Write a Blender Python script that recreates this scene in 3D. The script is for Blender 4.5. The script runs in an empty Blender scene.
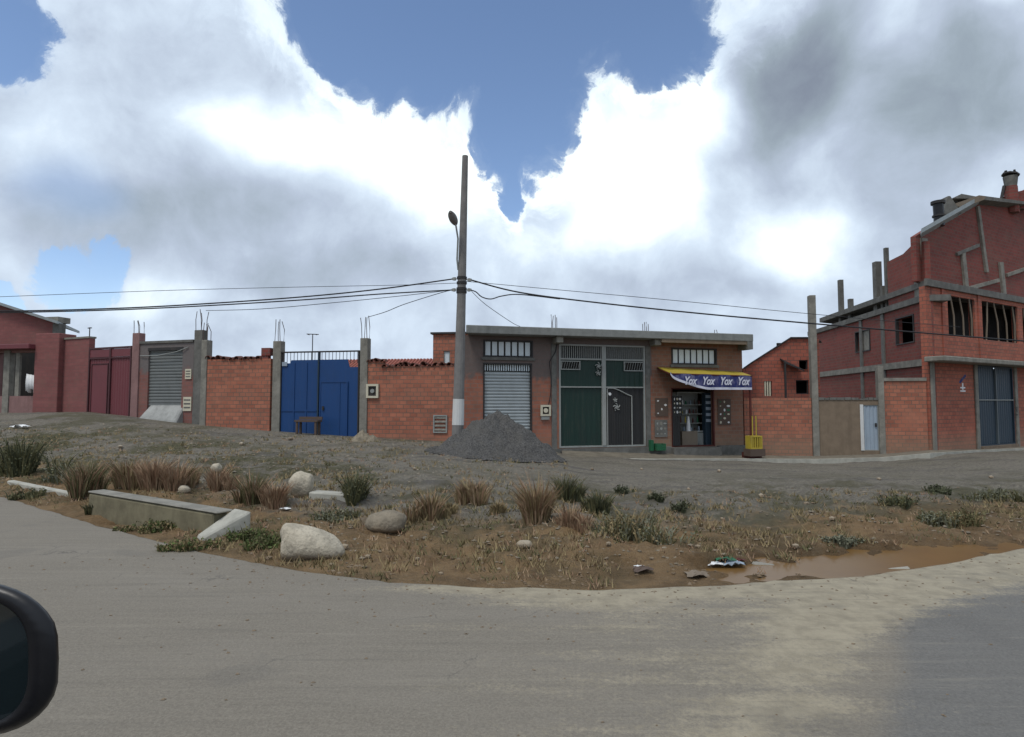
import bpy, math, random
from mathutils import Vector, noise, Matrix
R = math.radians
SC = bpy.context.scene
COL = SC.collection
random.seed(7)

# ---------------------------------------------------------------- camera
F_PX, CX, CY, CAM_H = 600.0, 512.0, 368.5, 1.8
PITCH = math.atan((402 - CY) / F_PX)
cam = bpy.data.cameras.new('camera'); camo = bpy.data.objects.new('camera', cam); COL.objects.link(camo)
cam.sensor_width = 36; cam.lens = 36 * F_PX / 1024; cam.clip_start = 0.05; cam.clip_end = 6000
camo.location = (0, 0, CAM_H); camo.rotation_euler = (R(90) + PITCH, 0, 0)
SC.camera = camo
SC.view_settings.view_transform = 'Standard'; SC.view_settings.look = 'None'
SC.view_settings.exposure = 0.25; SC.view_settings.gamma = 1.0

def ray(px, py):
    xc = (px - CX) / F_PX; yc = -(py - CY) / F_PX
    return Vector((xc, math.cos(PITCH) - yc * math.sin(PITCH), math.sin(PITCH) + yc * math.cos(PITCH)))
def at(px, py, Y):                       # point seen at a pixel at a given distance Y
    d = ray(px, py); return Vector((0, 0, CAM_H)) + d * (Y / d.y)
def onz(px, py, z=0.0):
    d = ray(px, py); return Vector((0, 0, CAM_H)) + d * ((z - CAM_H) / d.z)

# ---------------------------------------------------------------- world: sky and clouds
W = bpy.data.worlds.new('World'); SC.world = W; W.use_nodes = True
SUN_EL, SUN_AZ = 62, 215                 # sun high, over the camera's left shoulder, veiled by cloud
nt = W.node_tree; nt.nodes.clear(); N = nt.nodes; L = nt.links
def nn(t, **k):
    n = N.new(t)
    for a, b in k.items(): setattr(n, a, b)
    return n
def sock(i, v):
    if isinstance(v, (int, float)): i.default_value = v
    elif isinstance(v, (tuple, list)): i.default_value = v
    else: L.new(v, i)
def mth(op, a, b=0.0, c=0.0, clamp=False):
    n = nn('ShaderNodeMath', operation=op, use_clamp=clamp)
    sock(n.inputs[0], a); sock(n.inputs[1], b); sock(n.inputs[2], c)
    return n.outputs[0]
def vm(op, a, b=(0, 0, 0)):
    n = nn('ShaderNodeVectorMath', operation=op); sock(n.inputs[0], a); sock(n.inputs[1], b)
    return n
def sstep(x, lo, hi):
    n = nn('ShaderNodeMapRange', interpolation_type='SMOOTHSTEP'); sock(n.inputs[0], x)
    n.inputs[1].default_value = lo; n.inputs[2].default_value = hi
    return n.outputs[0]
tc = nn('ShaderNodeTexCoord')
sep = nn('ShaderNodeSeparateXYZ'); L.new(tc.outputs['Generated'], sep.inputs[0])
azn = mth('MULTIPLY', mth('ARCTAN2', sep.outputs[0], sep.outputs[1]), 57.2958)
eln = mth('MULTIPLY', mth('ARCSINE', sep.outputs[2]), 57.2958)
comb = nn('ShaderNodeCombineXYZ'); L.new(azn, comb.inputs[0]); L.new(eln, comb.inputs[1])
AE = comb.outputs[0]                     # azimuth / elevation in degrees
def ae(px, py):
    d = ray(px, py).normalized(); return math.degrees(math.atan2(d.x, d.y)), math.degrees(math.asin(d.z))
def noi(vec, scale, detail=6, rough=.55, dist=0.0):
    n = nn('ShaderNodeTexNoise'); n.inputs['Scale'].default_value = scale
    n.inputs['Detail'].default_value = detail; n.inputs['Roughness'].default_value = rough
    n.inputs['Distortion'].default_value = dist; L.new(vec, n.inputs['Vector'])
    return n
n1 = noi(AE, .11, 7, .62); n2 = noi(AE, .03, 3, .5)
nw = noi(AE, .075, 2.5, .5)
warp = vm('SCALE', vm('SUBTRACT', nw.outputs['Color'], (.5, .5, .5)).outputs[0]); warp.inputs[3].default_value = 9
AEW = vm('ADD', AE, warp.outputs[0]).outputs[0]
nfine = noi(AEW, .34, 7, .6)
warp2 = vm('SCALE', vm('SUBTRACT', nfine.outputs['Color'], (.5, .5, .5)).outputs[0]); warp2.inputs[3].default_value = 3.6
AEE = vm('ADD', AEW, warp2.outputs[0]).outputs[0]
def blob(px, py, rx, ry, vec=None, rot=0):
    """1 at the centre, 0 at the ellipse's rim, negative outside"""
    a0, e0 = ae(px, py); a1, _ = ae(px + rx, py); a2, _ = ae(px - rx, py); _, e1 = ae(px, py - ry); _, e2 = ae(px, py + ry)
    ra = (a1 - a2) / 2; re = (e1 - e2) / 2
    m = nn('ShaderNodeMapping', vector_type='TEXTURE'); sock(m.inputs[0], vec or AEE)
    m.inputs[1].default_value = (a0, e0, 0); m.inputs[2].default_value = (0, 0, R(rot)); m.inputs[3].default_value = (ra, re, 1)
    return mth('SUBTRACT', 1.0, vm('LENGTH', vm('MULTIPLY', m.outputs[0], (1, 1, 0)).outputs[0]).outputs['Value'])
def smax(lst, k=.12):
    o = lst[0]
    for x in lst[1:]: o = mth('SMOOTH_MAX', o, x, k)
    return o
GAPS = [(-20, 15, 95, 66, 0), (490, -10, 215, 95, 0), (450, 60, 115, 62, 0), (520, 100, 52, 90, 0), (540, 60, 46, 66, 0), (345, 20, 66, 52, 0),
        (655, 20, 68, 62, 0), (66, 262, 50, 22, 0), (-12, 292, 30, 24, 0), (517, 190, 15, 34, 0)]
gap = smax([blob(a, b, c, d, AEE, r) for a, b, c, d, r in GAPS])
gap = mth('ADD', gap, mth('MULTIPLY', mth('SUBTRACT', noi(AEE, .42, 8, .62).outputs['Fac'], .5), .75))
gap = mth('ADD', gap, .07)
blue = mth('ADD', mth('MULTIPLY', sstep(gap, -.03, .14), .8), mth('MULTIPLY', sstep(gap, -.25, .35), .2))
# thin veil patches, haze low down
veil = mth('MULTIPLY', sstep(blob(70, 195, 75, 45, AEW), .0, .9), .42)
blue = mth('MAXIMUM', blue, veil)
blue = mth('MULTIPLY', blue, mth('SUBTRACT', 1.0, mth('MULTIPLY', sstep(mth('MULTIPLY', eln, -1.0), -16.0, 4.0), .55)))
def soft(px, py, rx, ry, w):
    return mth('MULTIPLY', sstep(blob(px, py, rx, ry, AEW), -.1, .85), w)
tot = None
for b in [(330, 150, 130, 75, .34), (440, 185, 85, 65, .34), (235, 130, 70, 50, .16), (620, 170, 100, 95, .42), (640, 225, 80, 60, .25), (800, 240, 90, 60, .34),
          (700, 110, 55, 55, .25), (560, 250, 60, 40, .12), (490, 250, 90, 45, .12), (150, 290, 80, 26, .16), (1010, 5, 40, 25, .3),
          (250, 205, 110, 50, -.22), (120, 225, 150, 50, -.20), (330, 270, 160, 40, -.18), (200, 50, 150, 60, -.03), (90, 140, 60, 60, .05),
          (800, 65, 90, 100, -.46), (950, 100, 140, 110, -.30), (900, 230, 110, 90, -.12), (700, 290, 150, 30, -.08), (780, 150, 60, 60, -.1)]:
    s = soft(*b); tot = s if tot is None else mth('ADD', tot, s)
lum = mth('ADD', mth('ADD', .655, tot), mth('MULTIPLY', mth('SUBTRACT', n1.outputs['Fac'], .5), .32))
lum = mth('ADD', lum, mth('MULTIPLY', mth('SUBTRACT', nfine.outputs['Fac'], .5), .22))
n3 = noi(AEW, .22, 5, .55)
lum = mth('ADD', lum, mth('MULTIPLY', mth('SUBTRACT', n3.outputs['Fac'], .5), .16))
# cloud rims next to the blue are bright
rim = mth('MULTIPLY', mth('MULTIPLY', sstep(gap, -.55, -.05), sstep(azn, -34.0, -22.0)), .20)
lum = mth('ADD', lum, rim)
cr = nn('ShaderNodeValToRGB'); L.new(lum, cr.inputs[0])
e = cr.color_ramp.elements
e[0].position = .15; e[0].color = (.20, .235, .30, 1)
e[1].position = 1.0; e[1].color = (1.0, 1.06, 1.03, 1)
for p, c in [(.35, (.29, .35, .41)), (.55, (.42, .49, .60)), (.74, (.60, .70, .82)), (.87, (.80, .90, .96))]:
    x = e.new(p); x.color = (*c, 1)
sky = nn('ShaderNodeTexSky'); sky.sky_type = 'NISHITA'; sky.sun_disc = False
sky.sun_elevation = R(SUN_EL); sky.sun_rotation = R(SUN_AZ); sky.altitude = 3800; sky.air_density = 1.3; sky.dust_density = 2.6
bg1 = nn('ShaderNodeBackground'); L.new(sky.outputs[0], bg1.inputs[0]); bg1.inputs[1].default_value = .15
bg2 = nn('ShaderNodeBackground'); L.new(cr.outputs[0], bg2.inputs[0]); bg2.inputs[1].default_value = 1.0
mx = nn('ShaderNodeMixShader'); L.new(blue, mx.inputs[0]); L.new(bg2.outputs[0], mx.inputs[1]); L.new(bg1.outputs[0], mx.inputs[2])
wo = nn('ShaderNodeOutputWorld'); L.new(mx.outputs[0], wo.inputs[0])
try: W.cycles.sampling_method = 'MANUAL'; W.cycles.sample_map_resolution = 512
except Exception: pass
sl = bpy.data.lights.new('sun', 'SUN'); so = bpy.data.objects.new('sun', sl); COL.objects.link(so)
sl.energy = 1.5; sl.angle = R(14); sl.color = (1.0, .96, .9)
az = R(SUN_AZ); el = R(SUN_EL)
sd = Vector((math.sin(az) * math.cos(el), math.cos(az) * math.cos(el), math.sin(el)))
so.rotation_euler = sd.to_track_quat('Z', 'Y').to_euler()

# ---------------------------------------------------------------- materials
class MT:
    """small node-tree helper"""
    def __init__(s, name, rough=.9, metal=0.0):
        s.m = bpy.data.materials.new(name); s.m.use_nodes = True; s.t = s.m.node_tree; s.n = s.t.nodes; s.l = s.t.links
        s.b = s.n['Principled BSDF']; s.b.inputs['Roughness'].default_value = rough; s.b.inputs['Metallic'].default_value = metal
        s.b.inputs['Specular IOR Level'].default_value = .3
        s.tc = s.n.new('ShaderNodeTexCoord')
    def put(s, i, v):
        if hasattr(v, 'is_linked'): s.l.new(v, i)
        elif isinstance(v, (tuple, list)) and len(v) == 3 and i.type == 'RGBA': i.default_value = (*v, 1)
        else: i.default_value = v
    def obj(s): return s.tc.outputs['Object']
    def noise(s, scale, detail=5, rough=.6, vec=None, stretch=None):
        v = vec or s.obj()
        if stretch:
            mp = s.n.new('ShaderNodeMapping'); s.l.new(v, mp.inputs[0]); mp.inputs[3].default_value = stretch; v = mp.outputs[0]
        n = s.n.new('ShaderNodeTexNoise'); n.inputs['Scale'].default_value = scale; n.inputs['Detail'].default_value = detail
        n.inputs['Roughness'].default_value = rough; s.l.new(v, n.inputs['Vector']); return n.outputs['Fac']
    def step(s, x, lo, hi):
        n = s.n.new('ShaderNodeMapRange'); n.interpolation_type = 'SMOOTHSTEP'; s.put(n.inputs[0], x)
        n.inputs[1].default_value = lo; n.inputs[2].default_value = hi; return n.outputs[0]
    def math(s, op, a, b=0.0, clamp=False):
        n = s.n.new('ShaderNodeMath'); n.operation = op; n.use_clamp = clamp; s.put(n.inputs[0], a); s.put(n.inputs[1], b); return n.outputs[0]
    def mix(s, f, a, b, mode='MIX'):
        n = s.n.new('ShaderNodeMix'); n.data_type = 'RGBA'; n.blend_type = mode
        s.put(n.inputs[0], f); s.put(n.inputs[6], a); s.put(n.inputs[7], b); return n.outputs[2]
    def attr(s, name):
        n = s.n.new('ShaderNodeAttribute'); n.attribute_name = name; return n.outputs['Fac']
    def xyz(s):
        n = s.n.new('ShaderNodeSeparateXYZ'); s.l.new(s.obj(), n.inputs[0]); return n.outputs
    def color(s, v): s.put(s.b.inputs['Base Color'], v); return s
    def bump(s, h, st=.4, dist=.02):
        n = s.n.new('ShaderNodeBump'); n.inputs['Strength'].default_value = st; n.inputs['Distance'].default_value = dist
        s.l.new(h, n.inputs['Height']); s.l.new(n.outputs[0], s.b.inputs['Normal']); return s

def m_brick(name, c1, c2, mortar, plaster=None, dust=True, stain=.5, pz=None):
    s = MT(name); x, y, z = s.xyz()
    cb = s.n.new('ShaderNodeCombineXYZ'); s.put(cb.inputs[0], s.math('ADD', x, y)); s.put(cb.inputs[1], z)
    b = s.n.new('ShaderNodeTexBrick'); s.l.new(cb.outputs[0], b.inputs['Vector'])
    b.inputs['Scale'].default_value = 1; b.inputs['Brick Width'].default_value = .27; b.inputs['Row Height'].default_value = .155
    b.inputs['Mortar Size'].default_value = .016; b.inputs['Mortar Smooth'].default_value = .3; b.inputs['Bias'].default_value = 0
    b.inputs['Color1'].default_value = (*c1, 1); b.inputs['Color2'].default_value = (*c2, 1); b.inputs['Mortar'].default_value = (*mortar, 1)
    n1 = s.noise(1.3, 6, .65); n2 = s.noise(9, 4, .6); n3 = s.noise(.5, 4, .6); n5 = s.noise(1.6, 5, .7, stretch=(.4, .4, 3))
    c = s.mix(s.math('MULTIPLY', s.step(n5, .4, .7), .3), b.outputs['Color'], tuple(min(1, k * 1.45) for k in c1))
    c = s.mix(s.math('MULTIPLY', s.step(n1, .45, .75), stain), c, (.17, .115, .085))
    c = s.mix(s.math('MULTIPLY', s.step(n3, .5, .7), .35), c, tuple(min(1, k * 1.25) for k in c1))
    c = s.mix(s.math('MULTIPLY', n2, .5), c, s.mix(.5, c, (.08, .055, .045)))
    if plaster:                                         # hand-spread cement render above height pz
        pm = s.step(s.math('ADD', z, s.math('MULTIPLY', s.math('SUBTRACT', n1, .5), 1.6)), pz - .12, pz + .12)
        c = s.mix(s.math('MULTIPLY', pm, .88), c, s.mix(n2, plaster, tuple(k * .6 for k in plaster)))
    if dust:                                            # road dust splashed on the foot of the wall
        dm = s.step(s.math('ADD', z, s.math('MULTIPLY', n1, .9)), 1.25, .35)
        c = s.mix(s.math('MULTIPLY', dm, .55), c, (.23, .175, .12))
    s.color(c); s.bump(b.outputs['Fac'], -.35, .015)
    return s.m
def m_concrete(name, c, var=.5, scale=3):
    s = MT(name); n1 = s.noise(scale, 7, .65); n2 = s.noise(scale * 7, 4, .6); n3 = s.noise(1.5, 5, .6, stretch=(3, 3, .4))
    k = s.mix(s.step(n1, .3, .7), c, tuple(v * (1 - var) for v in c))
    k = s.mix(s.math('MULTIPLY', s.step(n3, .45, .7), .45), k, tuple(v * .45 for v in c))
    s.color(s.mix(s.math('MULTIPLY', n2, .35), k, tuple(min(1, v * 1.3) for v in c))); s.bump(n2, .4, .01); return s.m
def m_paint(name, c, rough=.55, wear=.3, metal=0.0, wc=(.12, .09, .07), scale=2.5):
    s = MT(name, rough, metal); n1 = s.noise(scale, 6, .65, stretch=(1, 1, .5)); n2 = s.noise(scale * 6, 4, .6)
    n3 = s.noise(3, 5, .65, stretch=(4, 4, .35)); k = s.mix(s.math('MULTIPLY', s.step(n3, .5, .75), wear * .8), c, tuple(v * .5 + w_ * .5 for v, w_ in zip(c, (.16, .12, .09))))
    k = s.mix(s.math('MULTIPLY', s.step(n1, .45, .75), wear), k, wc)
    s.color(s.mix(s.math('MULTIPLY', n2, .3), k, tuple(v * .6 for v in c))); s.bump(n2, .1, .005); return s.m
BR1, BR2, MO = (.44, .16, .096), (.29, .10, .062), (.15, .105, .08)
M = dict(
    brick=m_brick('brick', BR1, BR2, MO),
    brick_main=m_brick('brick_part_rendered', (.36, .135, .085), (.27, .10, .065), (.22, .15, .12), plaster=(.155, .135, .125), pz=2.75, stain=.6),
    brick_brown=m_brick('brown_brick', (.26, .125, .08), (.20, .092, .062), (.20, .15, .115), stain=.5),
    brick_red=m_brick('red_brick', (.38, .11, .07), (.27, .075, .05), (.13, .075, .06), stain=.35),
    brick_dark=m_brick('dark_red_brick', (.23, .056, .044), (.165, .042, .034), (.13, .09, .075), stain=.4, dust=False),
    brick_pink=m_brick('pink_render', (.24, .085, .08), (.20, .07, .066), (.18, .08, .075), stain=.35),
    mauve=m_concrete('mauve_render', (.26, .15, .14), .3),
    concrete=m_concrete('raw_concrete', (.25, .235, .20)),
    concrete_dk=m_concrete('dark_concrete', (.16, .155, .14)),
    concrete_lt=m_concrete('pale_concrete', (.40, .385, .33), .35),
    fascia=m_concrete('roof_slab_concrete', (.23, .235, .22), .3),
    pole=m_concrete('pole_concrete', (.20, .19, .18), .3),
    plaster_tan=m_concrete('tan_plaster', (.20, .15, .105), .25),
    whitewash=m_paint('whitewash', (.62, .62, .60), .8, .35, wc=(.3, .25, .2)),
    blue=m_paint('blue_gate_paint', (.012, .055, .175), .5, .25, wc=(.02, .04, .09)),
    blue_lt=m_paint('pale_blue_paint', (.30, .36, .42), .6, .3, wc=(.2, .22, .24)),
    navy=m_paint('slate_blue_paint', (.022, .042, .062), .5, .3, wc=(.03, .03, .035)),
    maroon=m_paint('maroon_paint', (.165, .045, .052), .55, .3, wc=(.08, .04, .04)),
    maroon_dk=m_paint('dark_maroon_paint', (.07, .022, .026), .6, .3),
    green=m_paint('dark_green_paint', (.012, .034, .026), .45, .35, wc=(.02, .022, .022)),
    char=m_paint('charcoal_paint', (.022, .022, .022), .5, .3, wc=(.04, .035, .03)),
    trim=m_paint('grey_trim_paint', (.30, .31, .29), .5, .3),
    iron=m_paint('dark_iron', (.03, .028, .028), .6, .4),
    rebar=m_paint('rusty_rebar', (.10, .075, .065), .8, .4),
    shutter=m_paint('galvanised_shutter', (.42, .45, .45), .45, .3, metal=.25, wc=(.2, .2, .19)),
    shutter_old=m_paint('old_green_grey_shutter', (.175, .185, .18), .6, .4, wc=(.08, .09, .085)),
    pane=m_paint('frosted_pane', (.66, .72, .74), .35, .15, wc=(.4, .45, .48)),
    white=m_paint('white_paint', (.75, .75, .74), .5, .15),
    cream=m_paint('cream_plastic', (.60, .55, .42), .6, .2),
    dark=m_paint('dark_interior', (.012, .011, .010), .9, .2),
    black=m_paint('black_plastic', (.012, .012, .014), .35, .1),
    yellow=m_paint('yellow_tarp', (.40, .30, .035), .7, .35, wc=(.28, .20, .05)),
    yellow2=m_paint('yellow_paint', (.45, .34, .04), .6, .5),
    bannerblue=m_paint('banner_blue', (.022, .03, .13), .7, .8, wc=(.26, .25, .36), scale=5),
    bannerwhite=m_paint('banner_white', (.62, .62, .70), .6, .25, wc=(.35, .33, .42)),
    crategreen=m_paint('crate_green', (.02, .12, .055), .5, .5),
    tile=m_paint('roof_tile', (.27, .085, .06), .85, .45, wc=(.08, .05, .045)),
    tile_dk=m_paint('old_roof_tile', (.14, .06, .045), .9, .8, wc=(.02, .018, .018)),
    metalroof=m_paint('corrugated_zinc', (.30, .33, .33), .5, .4, metal=.2, wc=(.13, .15, .14)),
    wood=m_paint('weathered_wood', (.20, .16, .12), .85, .4),
    wire=m_paint('cable_black', (.02, .02, .022), .6, .1),
    redpost=m_paint('red_brown_post', (.085, .018, .014), .6, .3),
    foil=m_paint('brown_goods', (.22, .14, .08), .5, .5),
    bone=m_paint('pale_stone_paint', (.50, .46, .38), .9, .2),
)
def m_rock(name, c):
    s = MT(name, .95); n1 = s.noise(4, 6, .65); n2 = s.noise(25, 5, .6)
    k = s.mix(s.step(n1, .35, .7), c, tuple(v * .6 for v in c)); zz = s.xyz()[2]
    soil = s.step(s.math('ADD', zz, s.math('MULTIPLY', n1, .22)), .24, .10)
    k = s.mix(s.math('MULTIPLY', soil, .75), k, (.17, .11, .06)); s.color(s.mix(s.math('MULTIPLY', s.step(n2, .5, .7), .35), k, (.14, .11, .08))); s.bump(n2, .9, .03); return s.m
M['rock'] = m_rock('pale_rock', (.50, .44, .34)); M['rock_grey'] = m_rock('grey_rock', (.25, .21, .155)); M['rock_sm'] = m_rock('small_rock', (.32, .28, .22))
def m_blade(name, c, c2):
    s = MT(name, .85); g = s.n.new('ShaderNodeNewGeometry'); s.color(s.mix(g.outputs['Random Per Island'], c, c2))
    return s.m
M['straw_red'] = m_blade('rusty_dry_grass', (.22, .125, .075), (.34, .24, .15))
M['straw'] = m_blade('straw_grass', (.28, .215, .11), (.18, .135, .07))
M['olive'] = m_blade('olive_grass', (.085, .085, .035), (.14, .125, .06))
M['darkgreen'] = m_blade('dark_green_bush', (.050, .056, .030), (.095, .10, .055))
M['greygreen'] = m_blade('grey_green_leaves', (.20, .20, .14), (.115, .12, .08))
M['fresh'] = m_blade('green_weed', (.10, .13, .035), (.06, .085, .028))

# ---------------------------------------------------------------- mesh building
class MB:
    def __init__(s): s.v = []; s.f = []; s.m = []
    def box(s, x0, x1, y0, y1, z0, z1):
        return s.hexa([(x0, y0, z0), (x1, y0, z0), (x1, y1, z0), (x0, y1, z0), (x0, y0, z1), (x1, y0, z1), (x1, y1, z1), (x0, y1, z1)])
    def hexa(s, p):
        k = len(s.v); s.v += [tuple(q) for q in p]
        s.f += [tuple(k + i for i in q) for q in ((0, 3, 2, 1), (4, 5, 6, 7), (0, 1, 5, 4), (1, 2, 6, 5), (2, 3, 7, 6), (3, 0, 4, 7))]; return s
    def prism(s, poly, y0, y1):          # polygon in (x, z) pushed through y
        k = len(s.v); n = len(poly)
        a = sum(poly[i][0] * poly[(i + 1) % n][1] - poly[(i + 1) % n][0] * poly[i][1] for i in range(n))
        if a < 0: poly = poly[::-1]
        s.v += [(p[0], y0, p[1]) for p in poly] + [(p[0], y1, p[1]) for p in poly]
        s.f.append(tuple(range(k, k + n))); s.f.append(tuple(range(k + 2 * n - 1, k + n - 1, -1)))
        for i in range(n):
            j = (i + 1) % n; s.f.append((k + j, k + i, k + n + i, k + n + j))
        return s
    def tube(s, pts, r, n=6, r1=None):
        pts = [Vector(p) for p in pts]; rings = []
        for i, p in enumerate(pts):
            t = (pts[min(i + 1, len(pts) - 1)] - pts[max(i - 1, 0)]).normalized()
            u = t.cross(Vector((0, 0, 1)));
            if u.length < .05: u = t.cross(Vector((0, 1, 0)))
            u.normalize(); w = t.cross(u); rr = r if r1 is None else r + (r1 - r) * i / (len(pts) - 1)
            k = len(s.v); rings.append(k)
            s.v += [tuple(p + (u * math.cos(a) + w * math.sin(a)) * rr) for a in (2 * math.pi * j / n for j in range(n))]
        for a, b in zip(rings, rings[1:]):
            for j in range(n): s.f.append((a + j, a + (j + 1) % n, b + (j + 1) % n, b + j))
        s.f.append(tuple(rings[0] + j for j in reversed(range(n)))); s.f.append(tuple(rings[-1] + j for j in range(n)))
        return s
    def wall(s, x0, x1, y0, y1, z0, z1, holes=()):
        xs = sorted({x0, x1, *[h[0] for h in holes], *[h[1] for h in holes]}); xs = [x for x in xs if x0 <= x <= x1]
        for a, b in zip(xs, xs[1:]):
            if b - a < 1e-5: continue
            m = (a + b) / 2; cut = sorted([(h[2], h[3]) for h in holes if h[0] < m < h[1]]); z = z0
            for c, d in cut:
                if c > z + 1e-4: s.box(a, b, y0, y1, z, c)
                z = d
            if z1 > z + 1e-4: s.box(a, b, y0, y1, z, z1)
        return s
    def frame(s, x0, x1, y0, y1, z0, z1, w):
        s.box(x0, x0 + w, y0, y1, z0, z1); s.box(x1 - w, x1, y0, y1, z0, z1)
        s.box(x0 + w, x1 - w, y0, y1, z0, z0 + w); s.box(x0 + w, x1 - w, y0, y1, z1 - w, z1); return s
    def build(s, name, mat, parent=None, smooth=False, bevel=0):
        me = bpy.data.meshes.new(name); me.from_pydata(s.v, [], s.f); me.update()
        o = bpy.data.objects.new(name, me); COL.objects.link(o)
        mats = mat if isinstance(mat, (list, tuple)) else [mat]
        for m in mats: me.materials.append(m)
        if smooth:
            for p in me.polygons: p.use_smooth = True
        if bevel:
            b = o.modifiers.new('bevel', 'BEVEL'); b.width = bevel; b.segments = 1; b.limit_method = 'ANGLE'
        if parent: o.parent = parent
        return o
def tag(o, label=None, cat=None, group=None, kind=None):
    for k, v in (('label', label), ('category', cat), ('group', group), ('kind', kind)):
        if v: o[k] = v
    return o
def thing(name, label, cat, loc=(0, 0, 0), rz=0, group=None):
    o = bpy.data.objects.new(name, None); COL.objects.link(o); o.location = loc; o.rotation_euler = (0, 0, rz)
    return tag(o, label, cat, group)
class Fr:
    """an upright plane through two ground points: u along it, v behind it, z up"""
    def __init__(s, pa, Da, pb, Db):
        s.a = at(pa, 402, Da); s.b = at(pb, 402, Db); s.a.z = s.b.z = 0
        s.d = (s.b - s.a).normalized(); s.rz = math.atan2(s.d.y, s.d.x); s.n = Vector((-s.d.y, s.d.x, 0)); s.L = (s.b - s.a).length
    def uz(s, px, py, v=0.0):
        d = ray(px, py); o = Vector((0, 0, CAM_H)); q = s.a + s.n * v
        t = (q - o).dot(s.n) / d.dot(s.n); p = o + d * t
        return (p - s.a).dot(s.d), p.z
    def u(s, px, v=0.0, py=400): return s.uz(px, py, v)[0]
    def rect(s, x0, y0, x1, y1, v=0.0):
        xm, ym = (x0 + x1) / 2, (y0 + y1) / 2
        return s.uz(x0, ym, v)[0], s.uz(x1, ym, v)[0], s.uz(xm, y1, v)[1], s.uz(xm, y0, v)[1]
    def world(s, u, v, z): p = s.a + s.d * u + s.n * v; return Vector((p.x, p.y, z))
    def root(s, name, label, cat, group=None): return thing(name, label, cat, (s.a.x, s.a.y, 0), s.rz, group)

# ---------------------------------------------------------------- terrain
ROAD = [(-220, 477), (-80, 488), (0, 497), (60, 515), (100, 527), (150, 540), (200, 553), (250, 563), (300, 572), (350, 579), (400, 584), (450, 587), (500, 589),
        (600, 591), (700, 588), (780, 582), (860, 578), (940, 566), (1024, 549), (1120, 538)]
EDGE = [onz(a, b) for a, b in ROAD]
def lerp_tab(tab, x):
    if x <= tab[0][0]: return tab[0][1]
    for (a, p), (b, q) in zip(tab, tab[1:]):
        if x <= b: return p + (q - p) * (x - a) / (b - a)
    return tab[-1][1]
ETAB = sorted((p.x, p.y) for p in EDGE)
WB = [(-120, 411, 30), (0, 413, 28), (85, 412, 26), (135, 417, 25), (200, 425, 24), (272, 431, 23.5), (360, 437, 22.7), (455, 442, 22), (560, 450, 22.9),
      (743, 455, 25), (815, 456.5, 24.7), (930, 449, 24), (1024, 444.5, 29), (1200, 441, 34)]
WTAB = [at(a, b, c) for a, b, c in WB]
YW = sorted((p.x, p.y) for p in WTAB); ZW = sorted((p.x, p.z) for p in WTAB)
def sm(t): t = max(0, min(1, t)); return t * t * (3 - 2 * t)
def hgt(x, y, detail=True):
    ye = lerp_tab(ETAB, x); yw = lerp_tab(YW, x); zw = lerp_tab(ZW, x) - .16 * sm((x - 1.2) / 1.0)
    if y < ye: return -.05 if y < ye - .15 else -.05 * (ye - y) / .15 + .0
    t = (y - ye) / max(3, yw - 1.0 - ye)
    t = max(0, min(1, t)); z = zw * (.62 * t ** 1.3 + .38 * sm(t))
    if detail:
        k = min(1, (y - ye) / .8) * (1 - sm((y - yw + 2) / 2))
        bumpy = 1 - .6 * sm((y - ye - 5) / 4)
        z += k * bumpy * (.13 * noise.noise(Vector((x * .7, y * .9, 3))) + .07 * noise.noise(Vector((x * 2.3, y * 2.6, 7))) + .06 * noise.noise(Vector((x * 5, y * 5, 1))) + .03 * noise.noise(Vector((x * 11, y * 11, 2))) + .05)
        # shallow puddle hollow on the right, shallow ditch at the left
        p = ((x - 4.2) / 2.35) ** 2 + ((y - 6.98 - .27 * (x - 4.35)) / .50) ** 2 + .9 * noise.noise(Vector((x * 1.7, y * 2.6, 11))) + .35 * noise.noise(Vector((x * 5, y * 7, 4)))
        z += (-.07 - z) * (1 - sm((p - .55) / .55)) * min(1, (y - ye) / .2)
        q = ((x + 4.6) / 2.4) ** 2 + ((y - 9.6) / .7) ** 2
        z -= .22 * math.exp(-q)
    return z
def surf(px, py):
    """ground point seen at a pixel"""
    d = ray(px, py); t = 3.0; o = Vector((0, 0, CAM_H))
    while t < 60:
        p = o + d * t
        if p.z <= hgt(p.x, p.y): return p
        t += .03
    return o + d * 30
def grid_mesh(xs, ys, fz, name, mat, attrs=(), keep=None):
    me = bpy.data.meshes.new(name); nx, ny = len(xs), len(ys)
    v = [(x, y, fz(x, y)) for y in ys for x in xs]
    f = [(j * nx + i, j * nx + i + 1, (j + 1) * nx + i + 1, (j + 1) * nx + i) for j in range(ny - 1) for i in range(nx - 1)
         if keep is None or keep((xs[i] + xs[i + 1]) / 2, (ys[j] + ys[j + 1]) / 2)]
    me.from_pydata(v, [], f); me.update()
    for p in me.polygons: p.use_smooth = True
    for an, fn in attrs:
        a = me.attributes.new(an, 'FLOAT', 'POINT'); a.data.foreach_set('value', [fn(x, y) for x, y, z in v])
    me.materials.append(mat)
    o = bpy.data.objects.new(name, me); COL.objects.link(o); return o
def span(a, b, st): n = int((b - a) / st); return [a + (b - a) * i / n for i in range(n + 1)]
xs = [-1500, -400, -120, -50, -34] + span(-26, 26, .14) + [34, 50, 120, 400, 1500]
ys = [-1500, -300, -60, -10, 0, 3] + span(5, 14, .09) + span(14.15, 27, .16) + [30, 36, 50, 120, 400, 1500]
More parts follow.
